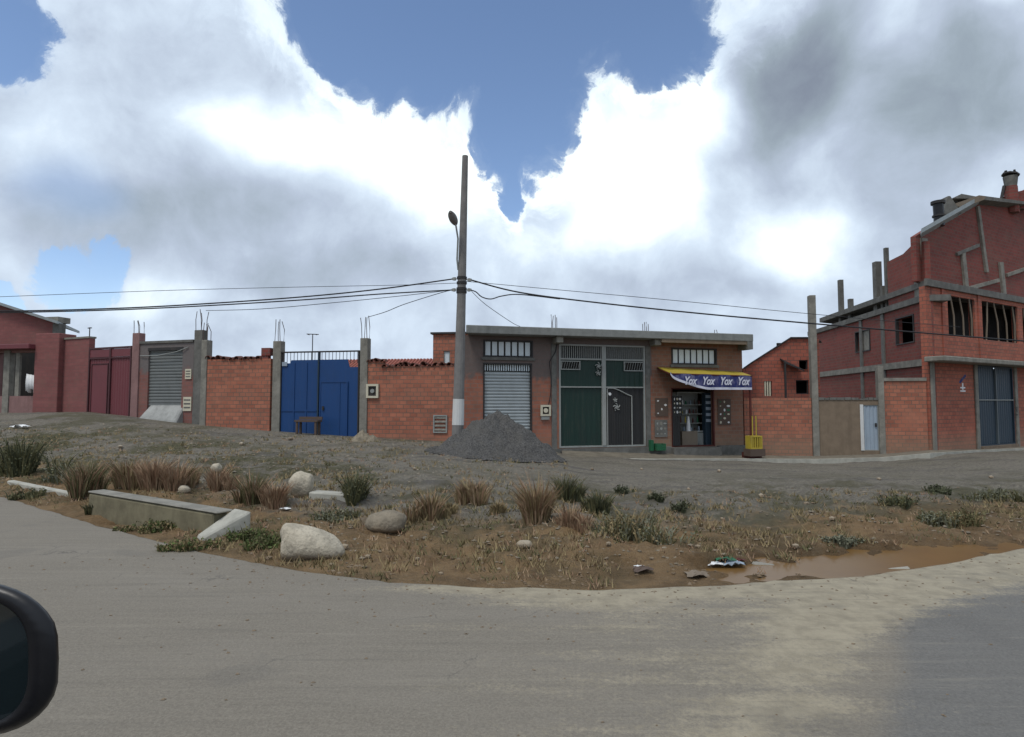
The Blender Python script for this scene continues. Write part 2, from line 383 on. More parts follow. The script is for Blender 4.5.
# ground material: brown dirt by the road, grey gravel beyond, weeds between
s = MT('verge_ground', .97)
d = s.attr('from_road'); n1 = s.noise(.45, 6, .62); n2 = s.noise(2.2, 7, .7); n3 = s.noise(14, 6, .75); n4 = s.noise(60, 3, .7); n5 = s.noise(.8, 5, .6, stretch=(.35, 1.6, 1))
grav = s.mix(s.step(n3, .3, .7), (.165, .146, .12), (.32, .285, .225))
grav = s.mix(s.math('MULTIPLY', s.step(n5, .5, .68), .7), grav, (.125, .115, .105))
dirt = s.mix(s.step(n2, .35, .68), (.34, .22, .11), (.20, .12, .056)); dirt = s.mix(s.math('MULTIPLY', s.step(n3, .5, .75), .5), dirt, (.30, .23, .15))
dirt = s.mix(s.math('MULTIPLY', s.step(n1, .55, .7), .6), dirt, (.23, .095, .04))
grs = s.mix(s.step(n3, .35, .65), (.145, .13, .07), (.075, .07, .036))
dd = s.math('ADD', d, s.math('MULTIPLY', s.math('SUBTRACT', n2, .5), 3.0))
c = s.mix(s.step(dd, 2.1, 3.6), dirt, grav)
gm = s.math('MULTIPLY', s.step(s.math('ADD', n1, s.math('MULTIPLY', n2, .5)), .68, .86), s.attr('weedy'))
c = s.mix(s.math('MULTIPLY', gm, .85), c, grs)
c = s.mix(s.math('MULTIPLY', s.step(n4, .62, .75), .45), c, (.40, .36, .30))
c = s.mix(s.math('MULTIPLY', s.step(n4, .42, .3), .4), c, (.05, .042, .035))
c = s.mix(s.math('MULTIPLY', s.attr('wet'), .8), c, (.10, .058, .025))
n8 = s.noise(6, 6, .75); c = s.mix(s.math('MULTIPLY', s.step(n8, .52, .7), .45), c, (.085, .06, .035)); c = s.mix(s.math('MULTIPLY', s.step(n8, .46, .3), .3), c, (.33, .27, .18))
s.color(c); s.bump(s.math('ADD', s.math('ADD', n3, s.math('MULTIPLY', n4, .6)), n8), 1.0, .09)
ground_m = s.m
def weedy(x, y):
    dd = y - lerp_tab(ETAB, x); return .25 + .75 * math.exp(-((dd - 4.5) / 3.2) ** 2) + (.5 if x < -3 and y > 12 else 0)
def wet(x, y):
    p = ((x - 4.3) / 2.3) ** 2 + ((y - 6.98 - .27 * (x - 4.35)) / .8) ** 2; return math.exp(-p)
g = grid_mesh(xs, ys, hgt, 'ground', ground_m, [('from_road', lambda x, y: y - lerp_tab(ETAB, x)), ('weedy', weedy), ('wet', wet)])
tag(g, kind='structure')

# road: one sheet following the bowed edge, a ragged lip, laid just above the ground
s = MT('dusty_asphalt', .88)
n1 = s.noise(.7, 6, .6, stretch=(.5, 1.3, 1)); n2 = s.noise(5, 6, .7); n3 = s.noise(55, 4, .7); n4 = s.noise(1.6, 6, .6, stretch=(.3, 2, 1))
asp = s.mix(s.step(n3, .3, .7), (.155, .135, .108), (.212, .187, .150))
asp = s.mix(s.math('MULTIPLY', s.step(n1, .4, .7), .35), asp, (.23, .205, .17))
dk = s.mix(s.step(n3, .3, .7), (.105, .103, .10), (.148, .144, .136))
asp = s.mix(s.math('MULTIPLY', s.step(s.math('ADD', s.attr('patch'), s.math('MULTIPLY', s.math('SUBTRACT', n1, .5), .9)), .3, .8), .8), asp, dk)
ng_ = s.noise(28, 5, .8); du = s.mix(s.step(n2, .35, .7), (.35, .302, .215), (.24, .205, .145))
dm = s.step(s.math('ADD', s.attr('dust'), s.math('MULTIPLY', s.math('ADD', s.math('SUBTRACT', n4, .5), s.math('SUBTRACT', ng_, .5)), 1.7)), .25, .95)
c = s.mix(s.math('MULTIPLY', dm, .85), asp, du)
c = s.mix(s.math('MULTIPLY', s.step(s.noise(9, 5, .7, stretch=(.45, 1.6, 1)), .62, .74), .45), c, (.075, .065, .05))
c = s.mix(s.math('MULTIPLY', s.step(n2, .66, .78), .35), c, (.08, .07, .06))
vo = s.n.new('ShaderNodeTexVoronoi'); vo.feature = 'DISTANCE_TO_EDGE'; vo.inputs['Scale'].default_value = .55
wv = s.n.new('ShaderNodeVectorMath'); wv.operation = 'ADD'; s.l.new(s.obj(), wv.inputs[0])
wn = s.n.new('ShaderNodeTexNoise'); wn.inputs['Scale'].default_value = 1.7; wn.inputs['Detail'].default_value = 6; s.l.new(s.obj(), wn.inputs['Vector']); s.l.new(wn.outputs['Color'], wv.inputs[1]); s.l.new(wv.outputs[0], vo.inputs['Vector'])
crk = s.math('MULTIPLY', s.step(vo.outputs['Distance'], .007, .001), s.step(n1, .5, .62))
c = s.mix(s.math('MULTIPLY', crk, .5), c, (.06, .055, .05))
n6 = s.noise(2.6, 6, .7, stretch=(.22, 4.2, 1)); c = s.mix(s.math('MULTIPLY', s.step(n6, .5, .72), .32), c, (.105, .095, .08)); c = s.mix(s.math('MULTIPLY', s.step(n6, .46, .28), .28), c, (.29, .26, .205))
n7 = s.noise(.9, 3, .5); c = s.mix(s.math('MULTIPLY', s.step(n7, .6, .66), .2), c, (.09, .085, .08))
c = s.mix(s.math('MULTIPLY', s.step(s.noise(120, 2, .6), .62, .72), .4), c, (.33, .30, .25))
s.color(c); s.bump(s.math('ADD', n3, s.math('MULTIPLY', n2, .8)), .6, .014)
def dust(x, y):
    ye = lerp_tab(ETAB, x); dd = ye - y; v = 0
    v += 1.0 * math.exp(-(dd / (.42 + .30 * sm((x + .5) / 2))) ** 2) * sm((x + 2.6) / 2.6)
    v += .62 * math.exp(-((x - 1.25 - .75 * (y - 3.2)) / .55) ** 2) * sm((5.6 - y) / .6)
    v += .35 * math.exp(-((x - .6) / 1.3) ** 2 - ((y - 4.0) / 1.3) ** 2)
    v += .9 * math.exp(-((y - (5.05 + .62 * (x - 2.5))) / .55) ** 2) * sm((x - 1.5) / 1.5)
    return v
def patch(x, y): return sm((x - 1.3 - .75 * (y - 3.0)) / .8)
rx = span(-40, -12, 2) + span(-11.8, 12, .12) + span(14, 60, 3); rows = [-14, -6, 0, 1.5] + span(2.2, 9, .15)
me = bpy.data.meshes.new('road'); V = []; NR = 40; atd = []; atp = []
for x in rx:
    ye = lerp_tab(ETAB, x) + .05 * noise.noise(Vector((x * 2.1, 0, 0))) + .03 * noise.noise(Vector((x * 7, 5, 0)))
    for j in range(NR + 1):
        t = j / NR; y = ye - (ye + 14) * (1 - t) ** 2.2
        V.append((x, y, .014 - (.03 if j == NR else 0))); atd.append(dust(x, y)); atp.append(patch(x, y))
Fc = [(i * (NR + 1) + j, (i + 1) * (NR + 1) + j, (i + 1) * (NR + 1) + j + 1, i * (NR + 1) + j + 1) for i in range(len(rx) - 1) for j in range(NR)]
me.from_pydata(V, [], Fc); me.update(); me.materials.append(s.m)
for an, dt in (('dust', atd), ('patch', atp)):
    a = me.attributes.new(an, 'FLOAT', 'POINT'); a.data.foreach_set('value', dt)
o = bpy.data.objects.new('road', me); COL.objects.link(o); tag(o, kind='structure')
for p in me.polygons: p.use_smooth = True

# puddle: muddy water filling the hollow
s = MT('muddy_water', .28); s.b.inputs['Specular IOR Level'].default_value = .35
s.color(s.mix(s.noise(1.5, 4), (.19, .105, .032), (.125, .068, .026))); s.bump(s.noise(9, 2), .05, .01)
m = MB(); zp = -.012
pv2 = [Vector((4.35 + 2.4 * math.cos(a), 6.98 + .27 * 2.4 * math.cos(a) + .8 * math.sin(a), zp)) for a in (2 * math.pi * i / 64 for i in range(64))]
pv2 = [Vector((p.x, max(p.y, lerp_tab(ETAB, p.x) + .02), zp)) for p in pv2]
m.v = [tuple(p) for p in pv2]; m.f = [tuple(range(len(pv2)))]
tag(m.build('puddle', s.m), kind='structure')

# ---------------------------------------------------------------- helpers for the street front
def rebar(parent, cu, cv, z0, z1, n=4, spread=.12, lean=.08, name='rebar_bars'):
    m = MB()
    for i in range(n):
        a = cu + (-spread if i % 2 else spread) * .8; b = cv + (-spread if i // 2 else spread) * .8
        m.tube([(a, b, z0 - .05), (a + random.uniform(-lean, lean) * .4, b, (z0 + z1) / 2), (a + random.uniform(-lean, lean), b + random.uniform(-lean, lean), z1 * random.uniform(.97, 1.0))], .014, 5)
    return m.build(name, M['rebar'], parent)
def column(fr, x0, x1, ytop, ybase, label, mat='concrete', v0=-.06, v1=.22, bars=None, name='concrete_column', group='raw concrete columns along the street front', depth=.3):
    u0, u1, zb, zt = fr.rect(x0, ytop, x1, ybase, v0)
    zb -= .35
    r = thing(name, label, 'column', fr.world((u0 + u1) / 2, 0, 0), fr.rz, group); w = (u1 - u0) / 2
    MB().box(-w, w, v0, v0 + depth, zb, zt).build('shaft', M[mat], r, bevel=.012)
    if bars:
        zz = fr.uz((x0 + x1) / 2, bars)[1]; rebar(r, 0, v0 + depth / 2, zt, zz, spread=w * .85)
    return r
def slats(m, u0, u1, v, z0, z1, pitch=.11, d=.035):
    z = z0; k0 = len(m.v); rows = []
    while z < z1 - .001:
        zt = min(z + pitch, z1)
        for zz, vv in ((z, v), (z + pitch * .12, v - d * .8), (z + pitch * .5, v - d), (z + pitch * .82, v - d * .75), (z + pitch * .88, v)):
            rows.append((min(zz, z1), vv))
        z = zt
    k = len(m.v)
    for zz, vv in rows: m.v += [(u0, vv, zz), (u1, vv, zz)]
    for i in range(len(rows) - 1): m.f.append((k + 2 * i, k + 2 * i + 1, k + 2 * i + 3, k + 2 * i + 2))
    return m
def corrug(m, u0, u1, v, z0, z1, pitch=.1, d=.03):
    k = len(m.v); n = int((u1 - u0) / pitch * 4)
    for i in range(n + 1):
        u = u0 + (u1 - u0) * i / n; vv = v + d * (0, -1, -1, 0)[i % 4]
        m.v += [(u, vv, z0), (u, vv, z1)]
    for i in range(n): m.f.append((k + 2 * i, k + 2 * i + 2, k + 2 * i + 3, k + 2 * i + 1))
    return m
def tiles(fr_root, u0, u1, z, v=.1, name='coping_tiles', mat='tile_dk', dens=.24, amp=.12):
    m = MB(); u = u0
    while u < u1:
        w = random.uniform(.19, .29); h = random.uniform(.08, amp + .05); t = random.uniform(-.35, .35)
        n = 6; k = len(m.v); L_ = random.uniform(.3, .42)
        for yy in (-L_ / 2, L_ / 2):
            for rr in (w / 2, w / 2 - .025):
                for i in range(n + 1):
                    a = math.pi * i / n
                    m.v.append((u + rr * math.cos(a) + yy * t * .5, v + yy, z + rr * math.sin(a) * (.8 + h) + (h if yy < 0 else 0) * t))
        q = n + 1
        for i in range(n):
            m.f += [(k + i, k + i + 1, k + 2 * q + i + 1, k + 2 * q + i), (k + q + i + 1, k + q + i, k + 3 * q + i, k + 3 * q + i + 1),
                    (k + i + 1, k + i, k + q + i, k + q + i + 1), (k + 2 * q + i, k + 2 * q + i + 1, k + 3 * q + i + 1, k + 3 * q + i)]
        u += dens * random.uniform(.6, 1.25)
    return m.build(name, M[mat], fr_root)
ZD = -.9                                   # feet of walls go below the ground

# ---------------------------------------------------------------- left house with porch
FL = Fr(-110, 29, 62, 27)
hs = FL.root('house', 'pinkish brick house with sloping metal roof and dark porch at far left', 'house')
uA = FL.u(-110); u38 = FL.u(38); u62 = FL.u(62)
z350 = FL.uz(20, 350)[1]; z335 = FL.uz(52, 334)[1]; zo = FL.uz(20, 396)[1]
MB().wall(uA, u38, 0, .25, ZD, z350, [(FL.u(-60), FL.u(-14), 1.6, z350 - .1), (FL.u(-4), u38 - .05, zo, z350 - .12)]).build('porch_wall', M['mauve'], hs)
MB().box(u38, u62, -.25, .6, ZD, z335).build('pier', M['brick_pink'], hs, bevel=.02)
MB().box(uA, u38 + .02, -.55, .3, z350, z350 + .22).build('porch_lintel', M['maroon'], hs, bevel=.02)
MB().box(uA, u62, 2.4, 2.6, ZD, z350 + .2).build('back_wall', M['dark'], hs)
MB().box(FL.u(3), FL.u(9), -.05, .2, ZD, z350).box(FL.u(15, py=370), FL.u(17.5), .02, .12, ZD, z350).build('porch_post', M['concrete'], hs)
a, za = FL.uz(-110, 268, 2.7); b, zb = FL.uz(60, 323, 2.7)
MB().prism([(a, 1.0), (b - .01, 1.0), (b - .01, zb - .05), (a, za - .05)], 2.7, 2.95).build('upper_wall', M['brick_pink'], hs)
MB().hexa([(a, 2.3, za), (b + .25, 2.3, zb - .08), (b - 2.6, 6.2, zb - .08), (a - 2.5, 6.2, za), (a, 2.3, za + .14), (b + .25, 2.3, zb + .06), (b - 2.6, 6.2, zb + .06), (a - 2.5, 6.2, za + .14)]).build('roof', M['metalroof'], hs)
MB().box(b - .35, b + .03, 2.62, 3.0, 1.0, zb - .02).build('corner_pier', M['concrete_dk'], hs)
MB().box(b - 1.6, b - .7, 3.2, 3.9, zb + .12, zb + .42).build('vent_box', M['concrete'], hs)
cl = FL.root('cloth', 'pale cloth hung over the railing of the dark porch at left', 'cloth')
m = MB(); c0, c1, cz0, cz1 = FL.rect(26, 376, 37, 391, -.12)
nu = 14; k = 0
for i in range(nu + 1):
    u = c0 + (c1 - c0) * i / nu; w = .04 * math.sin(i * 1.5)
    m.v += [(u, -.12 + w, cz1 + .1 * (1 - i / nu)), (u, -.15 + w * 1.4, (cz0 + cz1) / 2), (u, -.13 + w * 1.6, cz0 + .1 * math.sin(i)),
            (u, -.09 + w, cz1 + .1 * (1 - i / nu)), (u, -.12 + w * 1.4, (cz0 + cz1) / 2), (u, -.10 + w * 1.6, cz0 + .1 * math.sin(i))]
for i in range(nu):
    p, q = i * 6, (i + 1) * 6
    m.f += [(p, q, q + 1, p + 1), (p + 1, q + 1, q + 2, p + 2), (p + 4, q + 4, q + 3, p + 3), (p + 5, q + 5, q + 4, p + 4), (p, p + 3, q + 3, q), (p + 2, q + 2, q + 5, p + 5)]
m.build('cloth_sheet', M['white'], cl, smooth=True)

# ---------------------------------------------------------------- wall, maroon gate
F1 = Fr(62, 27, 131, 25.2)
w1 = F1.root('boundary_wall', 'faded pink wall between the porch house and maroon gate', 'wall')
u0, u1, zb, zt = F1.rect(62, 339, 88, 412)
MB().box(u0 + .01, u1, 0, .25, ZD, zt).build('wall_body', M['brick_pink'], w1)
MB().box(u0, u1 + .02, -.04, .29, zt, zt + .08).build('coping', M['concrete'], w1)
MB().tube([(u1 - .2, .12, zt), (u1 - .2, .12, zt + .5)], .02).box(u1 - .32, u1 - .08, .1, .14, zt + .45, zt + .49).build('iron_bracket', M['iron'], w1)
mg = F1.root('maroon_gate', 'maroon metal double gate with a small door in its left leaf', 'gate')
u0, u1, zb, zt = F1.rect(88, 347, 131, 415); um = F1.u(109)
for a, b, nm in ((u0 + .05, um - .02, 0), (um + .02, u1 - .04, 1)):
    corrug(MB(), a, b, .05, zb - .05, zt - .45, .16, .018).build('gate_leaf', M['maroon'], mg)
m = MB().frame(u0, u1 - .02, -.02, .12, zb - .15, zt, .07).box(um - .05, um + .05, -.03, .1, zb, zt - .07); m.build('gate_frame', M['maroon_dk'], mg)
MB().box(u0 + .07, u1 - .09, .0, .06, zt - .42, zt - .09).build('top_panel', M['maroon'], mg)
MB().box(u0 + .07, u1 - .09, -.015, .08, zt - .5, zt - .43).build('rail', M['maroon_dk'], mg)
dr = MB().box(u0 + .25, um - .15, .0, .03, zb + .02, zt - .75).build('small_door', M['maroon'], mg)
MB().frame(u0 + .22, um - .12, -.02, .035, zb, zt - .7, .04).build('door_frame', M['maroon_dk'], dr)
# portal with the old shutter
F2 = Fr(131, 25.2, 203, 24.1)
column(F2, 131, 138, 333, 416, 'mauve tinted concrete post right of the maroon gate', 'mauve', bars=318)
pt = F2.root('shutter_portal', 'grey rendered gateway portal holding the old green-grey roller shutter', 'gateway')
u0, u1, zb, zt = F2.rect(138, 343, 193, 421); s0, s1, sb, st = F2.rect(148, 348, 182, 404)
MB().wall(u0, u1, 0, .3, ZD, zt, [(s0, s1, -.5, st)]).build('portal_wall', m_brick('portal_render', (.24, .10, .085), (.2, .085, .07), (.18, .11, .1), plaster=(.17, .16, .155), pz=3.0), pt)
MB().box(u0, u1 - .01, -.05, .35, zt, zt + .1).build('coping', M['concrete_dk'], pt)
slats(MB(), s0, s1, .1, sb - .35, st, .13).build('roller_shutter', M['shutter_old'], pt)
MB().box(s0 - .03, s1 + .03, -.02, .12, st - .1, st + .02).build('shutter_box', M['iron'], pt)
MB().tube([(s0 - .4, -.05, st - .3), (s0 + .6, -.12, st - .32), (s1 - .2, -.1, st - .18), (s1 + .3, -.03, st - .0)], .018).build('loose_cable', M['trim'], pt)
column(F2, 193, 201, 330, 425, 'tall grey concrete post right of the old shutter', 'concrete_dk', bars=309)
F2b = Fr(200, 24, 208, 23.9)
column(F2b, 200.3, 206, 340, 426, 'short greenish concrete post beside the tall one', 'concrete', v0=.0, bars=322)
for (a, b, c, dd), lb in (((185, 369, 191, 379), 'small white notice high beside the old shutter'), ((183, 397, 191, 411), 'white louvred meter plate low beside the old shutter')):
    q = F2.rect(a, b, c, dd, -.04); r = F2.root('notice', lb, 'notice')
    MB().box(q[0], q[1], -.04, -.003, q[2], q[3]).build('board', M['cream'], r)
    m = MB()
    for i in range(3): m.box(q[0] + .04, q[1] - .04, -.048, -.041, q[2] + (q[3] - q[2]) * (.2 + .27 * i), q[2] + (q[3] - q[2]) * (.3 + .27 * i))
    m.build('print_lines', M['concrete_dk'], r)
rp = F2.root('ramp', 'pale worn concrete ramp at the foot of the old shutter', 'ramp')
a0 = F2.uz(143, 418)[0]; a1 = F2.uz(183, 421)[0]; zz = sb
m = MB().hexa([(a0 + .1, -.35, .3), (a1 + .02, -.35, .3), (a1, .09, .3), (a0 + .3, .09, .3), (a0 + .1, -.35, zz - .62), (a1 + .02, -.35, zz - .68), (a1 - .02, .09, zz - .02), (a0 + .3, .09, zz - .02)])
m.build('ramp_slab', m_concrete('worn_ramp', (.36, .36, .34), .4), rp, bevel=.04)

# ---------------------------------------------------------------- brick wall A, blue gate, brick wall B
F3 = Fr(203, 24, 275, 23.4)
wa = F3.root('brick_wall', 'orange brick wall with broken tile coping left of the blue gate', 'wall')
u0, u1, zb, zt = F3.rect(206, 359, 270, 428)
MB().box(u0 - .15, u1, 0, .22, ZD, zt).build('wall_body', M['brick'], wa)
tiles(wa, u0 + .1, u1 - .5, zt, .1, amp=.16)
MB().box(u1 - .5, u1 - .12, .0, .2, zt, zt + .12).box(u1 - .4, u1 - .02, -.03, .24, zt + .12, zt + .42).build('loose_blocks', M['brick_dark'], wa)
F4 = Fr(272, 23.5, 366, 22.7)
column(F4, 272, 280, 341, 432, 'slim concrete post at the left edge of the blue gate', bars=318)
column(F4, 359.5, 367, 338, 437, 'slim concrete post at the right edge of the blue gate', bars=314)
bg = F4.root('blue_gate', 'large blue sheet metal double gate with open bars along its top', 'gate')
u0, u1, zb, zt = F4.rect(280, 351, 359, 435); um = F4.u(318)
zl = F4.uz(300, 360)[1]; zr = F4.uz(352, 367)[1]
ll = MB().prism([(u0 + .04, zb - .05), (um - .03, zb - .07), (um - .03, zl), (u0 + .45, zl), (u0 + .4, zl - .12), (u0 + .04, zl - .12)], .02, .06).build('gate_leaf', M['blue'], bg)
rl = MB().prism([(um + .03, zb - .07), (u1 - .04, zb - .1), (u1 - .04, zr), (u1 - .42, zr), (u1 - .5, zl), (um + .03, zl)], .02, .06).build('gate_leaf', M['blue'], bg)
MB().frame(u0, u1, -.02, .09, zb - .2, zt, .05).build('gate_frame', M['iron'], bg)
m = MB(); n = 22
for i in range(n):
    u = u0 + .1 + (u1 - u0 - .2) * i / (n - 1); m.tube([(u, .05, zl - .15), (u, .05, zt - .03)], .012, 5)
m.build('top_bars', M['iron'], bg)
MB().box(um - .025, um + .025, -.03, .1, zb - .1, zt - .05).build('centre_stile', M['navy'], bg)
m = MB()
for uu in (u0 + .6, um - .5): m.box(uu - .02, uu + .02, -.004, .02, zb, zl - .1)
m.box(u0 + .08, um - .05, -.006, .02, zb + .9, zb + .94).build('leaf_ribs', M['blue'], ll)
wk = MB().box(um + .12, um + .85 + .35, -.012, .019, zb - .02, zb + 2.0).build('wicket_door', M['blue'], bg)
MB().frame(um + .08, um + 1.24, -.03, .0, zb - .04, zb + 2.05, .04).box(um + .9, um + .93, -.03, .0, zb, zb + 2.0).build('wicket_frame', M['blue'], wk)
MB().box(um + .2, um + .27, -.06, -.012, zb + .95, zb + 1.1).build('latch', M['iron'], wk)
q = F4.rect(282, 362, 287, 366, -.03)
r = F4.root('notice', 'small pale blue notice at the top left of the blue gate', 'notice')
MB().box(q[0], q[1], -.03, -.005, q[2], q[3]).build('board', M['blue_lt'], r)
# bench
M['foil'] = m_paint('dark_old_wood', (.10, .07, .055), .85, .4)
bn = F4.root('bench', 'low rough wooden bench in front of the blue gate', 'bench')
q = F4.rect(297, 420, 320, 432, -.6)
MB().box(q[0], q[1], -.8, -.45, q[3] - .07, q[3]).build('seat', M['foil'], bn)
MB().box(q[0], q[1], -.46, -.42, q[3] + .01, q[3] + .12).build('backrest', M['foil'], bn)
for uu in (q[0] + .05, q[1] - .13):
    for vv in (-.78, -.53): MB().box(uu, uu + .08, vv, vv + .06, q[2] - .25, q[3] - .07).build('leg', M['foil'], bn)
F5 = Fr(366, 22.7, 462, 22)
wb = F5.root('brick_wall', 'orange brick wall with dark tile coping between blue gate and pole', 'wall')
u0, u1, zb, zt = F5.rect(367, 366, 462, 440)
zlft = F5.uz(372, 360)[1]
ust = F5.u(383)
MB().box(u0, u1, 0, .22, ZD, zt).box(u0, ust, 0, .22, zt, zlft - .05).build('wall_body', M['brick'], wb)
tiles(wb, u0 + .05, ust, zlft - .05, .1, amp=.14); tiles(wb, ust + .05, u1, zt, .1, amp=.14)
q = F5.rect(366, 384, 378, 398, -.1)
r = F5.root('meter_box', 'white framed electricity meter box on the brick wall right of blue gate', 'meter box', 'meter boxes')
MB().frame(q[0], q[1], -.1, -.005, q[2], q[3], .08).build('box_frame', M['cream'], r)
MB().box(q[0] + .08, q[1] - .08, -.04, -.005, q[2] + .08, q[3] - .08).build('box_back', M['iron'], r)
MB().tube([((q[0] + q[1]) / 2, -.09, (q[2] + q[3]) / 2), ((q[0] + q[1]) / 2, -.04, (q[2] + q[3]) / 2)], .08, 10).build('meter', M['trim'], r)
q = F5.rect(433, 415, 447, 433, -.05)
r = F5.root('wall_grille', 'grey slatted vent grille low on the brick wall by the pole', 'grille')
MB().frame(q[0], q[1], -.05, -.003, q[2], q[3], .05).build('frame', M['trim'], r)
m = MB()
for i in range(4):
    z = q[2] + .08 + (q[3] - q[2] - .16) * i / 3.4; m.hexa([(q[0] + .05, -.04, z), (q[1] - .05, -.04, z), (q[1] - .05, -.006, z + .05), (q[0] + .05, -.006, z + .05), (q[0] + .05, -.04, z + .03), (q[1] - .05, -.04, z + .03), (q[1] - .05, -.006, z + .08), (q[0] + .05, -.006, z + .08)])
m.build('slats', M['concrete'], r)
# shed with a tiled roof behind, antenna, small tower house
FB = Fr(295, 28, 430, 27)
sh = FB.root('shed', 'low shed with red tiled roof behind the blue gate and wall', 'shed')
u0, u1, zb, zt = FB.rect(300, 357, 428, 372)
MB().box(u0, u1, .6, 4, 0, zb + .1).build('wall', M['brick_dark'], sh)
m = MB(); u = u0 - .1
while u < u1 + .1:                          # rows of barrel tiles
    m.tube([(u, .3, zb - .05), (u, 2.2, zt)], .085, 6); u += .165
m.hexa([(u0 - .15, .3, zb - .15), (u1 + .2, .3, zb - .15), (u1 - .2, 2.2, zt - .1), (u0 - .1, 2.2, zt - .1), (u0 - .15, .3, zb - .06), (u1 + .2, .3, zb - .06), (u1 - .2, 2.2, zt), (u0 - .1, 2.2, zt)])
m.build('roof', M['tile'], sh)
an = thing('antenna', 'thin rooftop aerial with one crossbar above the blue gate', 'aerial', at(312, 372, 28))
za = at(312, 334, 28).z - at(312, 372, 28).z
MB().tube([(0, 0, -.3), (0, 0, za)], .022).build('mast', M['iron'], an)
MB().tube([(-.28, 0, za), (.28, 0, za - .02)], .022).tube([(-.2, -.15, za - .03), (-.2, .15, za - .03)], .012).tube([(.15, -.15, za - .03), (.15, .15, za - .03)], .012).build('crossbar', M['iron'], an)
FT = Fr(433, 26, 470, 25.8)
tw = FT.root('brick_annex', 'small square brick annex with a little white window behind the pole', 'building')
u0, u1, zb, zt = FT.rect(433, 334, 470, 372)
q = FT.rect(443.5, 351, 450, 364)
MB().wall(u0, u1, 0, .25, 0, zt, [q]).box(u0, u0 + .25, .25, 3, 0, zt).build('wall', M['brick'], tw)
MB().box(u0 - .1, u1, -.1, 3, zt, zt + .08).build('roof', M['iron'], tw)
wf = MB().frame(*q[:2], .04, .1, q[2], q[3], .05).build('window', M['trim'], tw); MB().box(q[0] + .05, q[1] - .05, .06, .08, q[2] + .05, q[3] - .05).build('pane', M['pane'], wf)

# ---------------------------------------------------------------- main shop building
FM = Fr(463, 22, 743, 25)
mb = FM.root('shop_building', 'long single storey brick shop building with flat concrete roof slab', 'building')
U0, U1 = 0.0, FM.L
ZT = FM.uz(603, 339)[1]
sh_ = FM.rect(483, 363, 532, 450); gt = FM.rect(559, 345, 645, 447); sp = FM.rect(671.5, 388, 714.5, 446.5)
wA = FM.rect(484, 341, 532, 356.5); wB = FM.rect(672, 349, 716, 364)
zbeam = ZT
MB().wall(U0, FM.u(652), 0, .25, ZD, ZT, [(sh_[0], sh_[1], -.3, sh_[3]), wA, (gt[0], gt[1], gt[2], gt[3])]).build('wall', M['brick_main'], mb)
MB().wall(FM.u(652), U1, 0, .25, ZD, ZT, [(sp[0], sp[1], sp[2], sp[3]), wB]).build('wall', M['brick_brown'], mb)
SK = 2.6
def skew(m, x0, x1, y0, y1, z0, z1, k=SK / 9):
    return m.hexa([(x0 + k * y0, y0, z0), (x1 + k * y0, y0, z0), (x1 + k * y1, y1, z0), (x0 + k * y1, y1, z0), (x0 + k * y0, y0, z1), (x1 + k * y0, y0, z1), (x1 + k * y1, y1, z1), (x0 + k * y1, y1, z1)])
skew(skew(skew(MB(), U0, U0 + .25, .251, 8.8, ZD, ZT), U1 - .25, U1, .251, 8.8, ZD, ZT), U0, U1, 8.801, 9, ZD, ZT).build('side_wall', M['brick_brown'], mb)
MB().box(U0 + .25, U1 - .25, .26, 8.8, -.6, sp[2] - .02).build('floor_slab', M['concrete_dk'], mb)
slab = skew(MB(), U0 - .02 + .19, U1 + .27, -.65, 9.2, ZT + .003, ZT + .30).build('roof_slab', M['fascia'], mb, bevel=.02)
MB().box(FM.u(655), U1 - .05, -.62, -.5, ZT - .13, ZT + .0).build('eave_beam', M['yellow2'] if False else M['plaster_tan'], mb)
MB().box(U1 - .2, U1 + .05, -.66, .0, ZT - .32, ZT + .0).build('eave_bracket', M['concrete_dk'], mb)
for px in (556, 653):
    u = FM.u(px); MB().box(u - .14, u + .14, -.5, .0, ZT - .24, ZT).build('eave_bracket', M['concrete'], mb, bevel=.02)
for px in (555, 559, 648, 652):
    pass
rebar(mb, FM.u(557), .3, ZT + .3, FM.uz(556, 313)[1], 4, .1, .02); rebar(mb, FM.u(650), .3, ZT + .3, FM.uz(650, 320)[1], 4, .1, .02); rebar(mb, FM.u(732), 1, ZT + .3, FM.uz(732, 325)[1], 2, .08, .03)
for px in (554, 648):
    u = FM.u(px); MB().box(u - .1, u + .1, -.03, .0, ZD, ZT - .24).build('pilaster', M['concrete_dk'], mb)
MB().box(U0, FM.u(669), -.12, .0, ZD, gt[2] - .03).box(FM.u(669) + .001, FM.u(716), -.35, .0, ZD, sp[2] - .02).box(FM.u(716) + .001, U1, -.12, .0, ZD, sp[2] + .02).build('plinth', M['concrete_dk'], mb)
for q, nb, lb in ((wA, 7, None), (wB, 7, None)):
    w = MB().frame(q[0] - .03, q[1] + .03, -.03, .1, q[2] - .03, q[3] + .03, .06).build('window', M['iron'], mb)
    m = MB()
    for i in range(nb):
        a = q[0] + .03 + (q[1] - q[0] - .06) * i / nb; b = q[0] + .03 + (q[1] - q[0] - .06) * (i + 1) / nb
        m.box(a + .035, b - .035, .05, .07, q[2] + .03, q[3] - .03)
    m.build('panes', M['pane'], w)
    MB().box(q[0] - .02, q[1] + .02, .09, .13, q[2], q[3]).build('backing', M['iron'], w)
    MB().box(q[0] - .1, q[1] + .1, -.06, .0, q[2] - .14, q[2] - .033).build('sill', M['concrete_dk'], w)
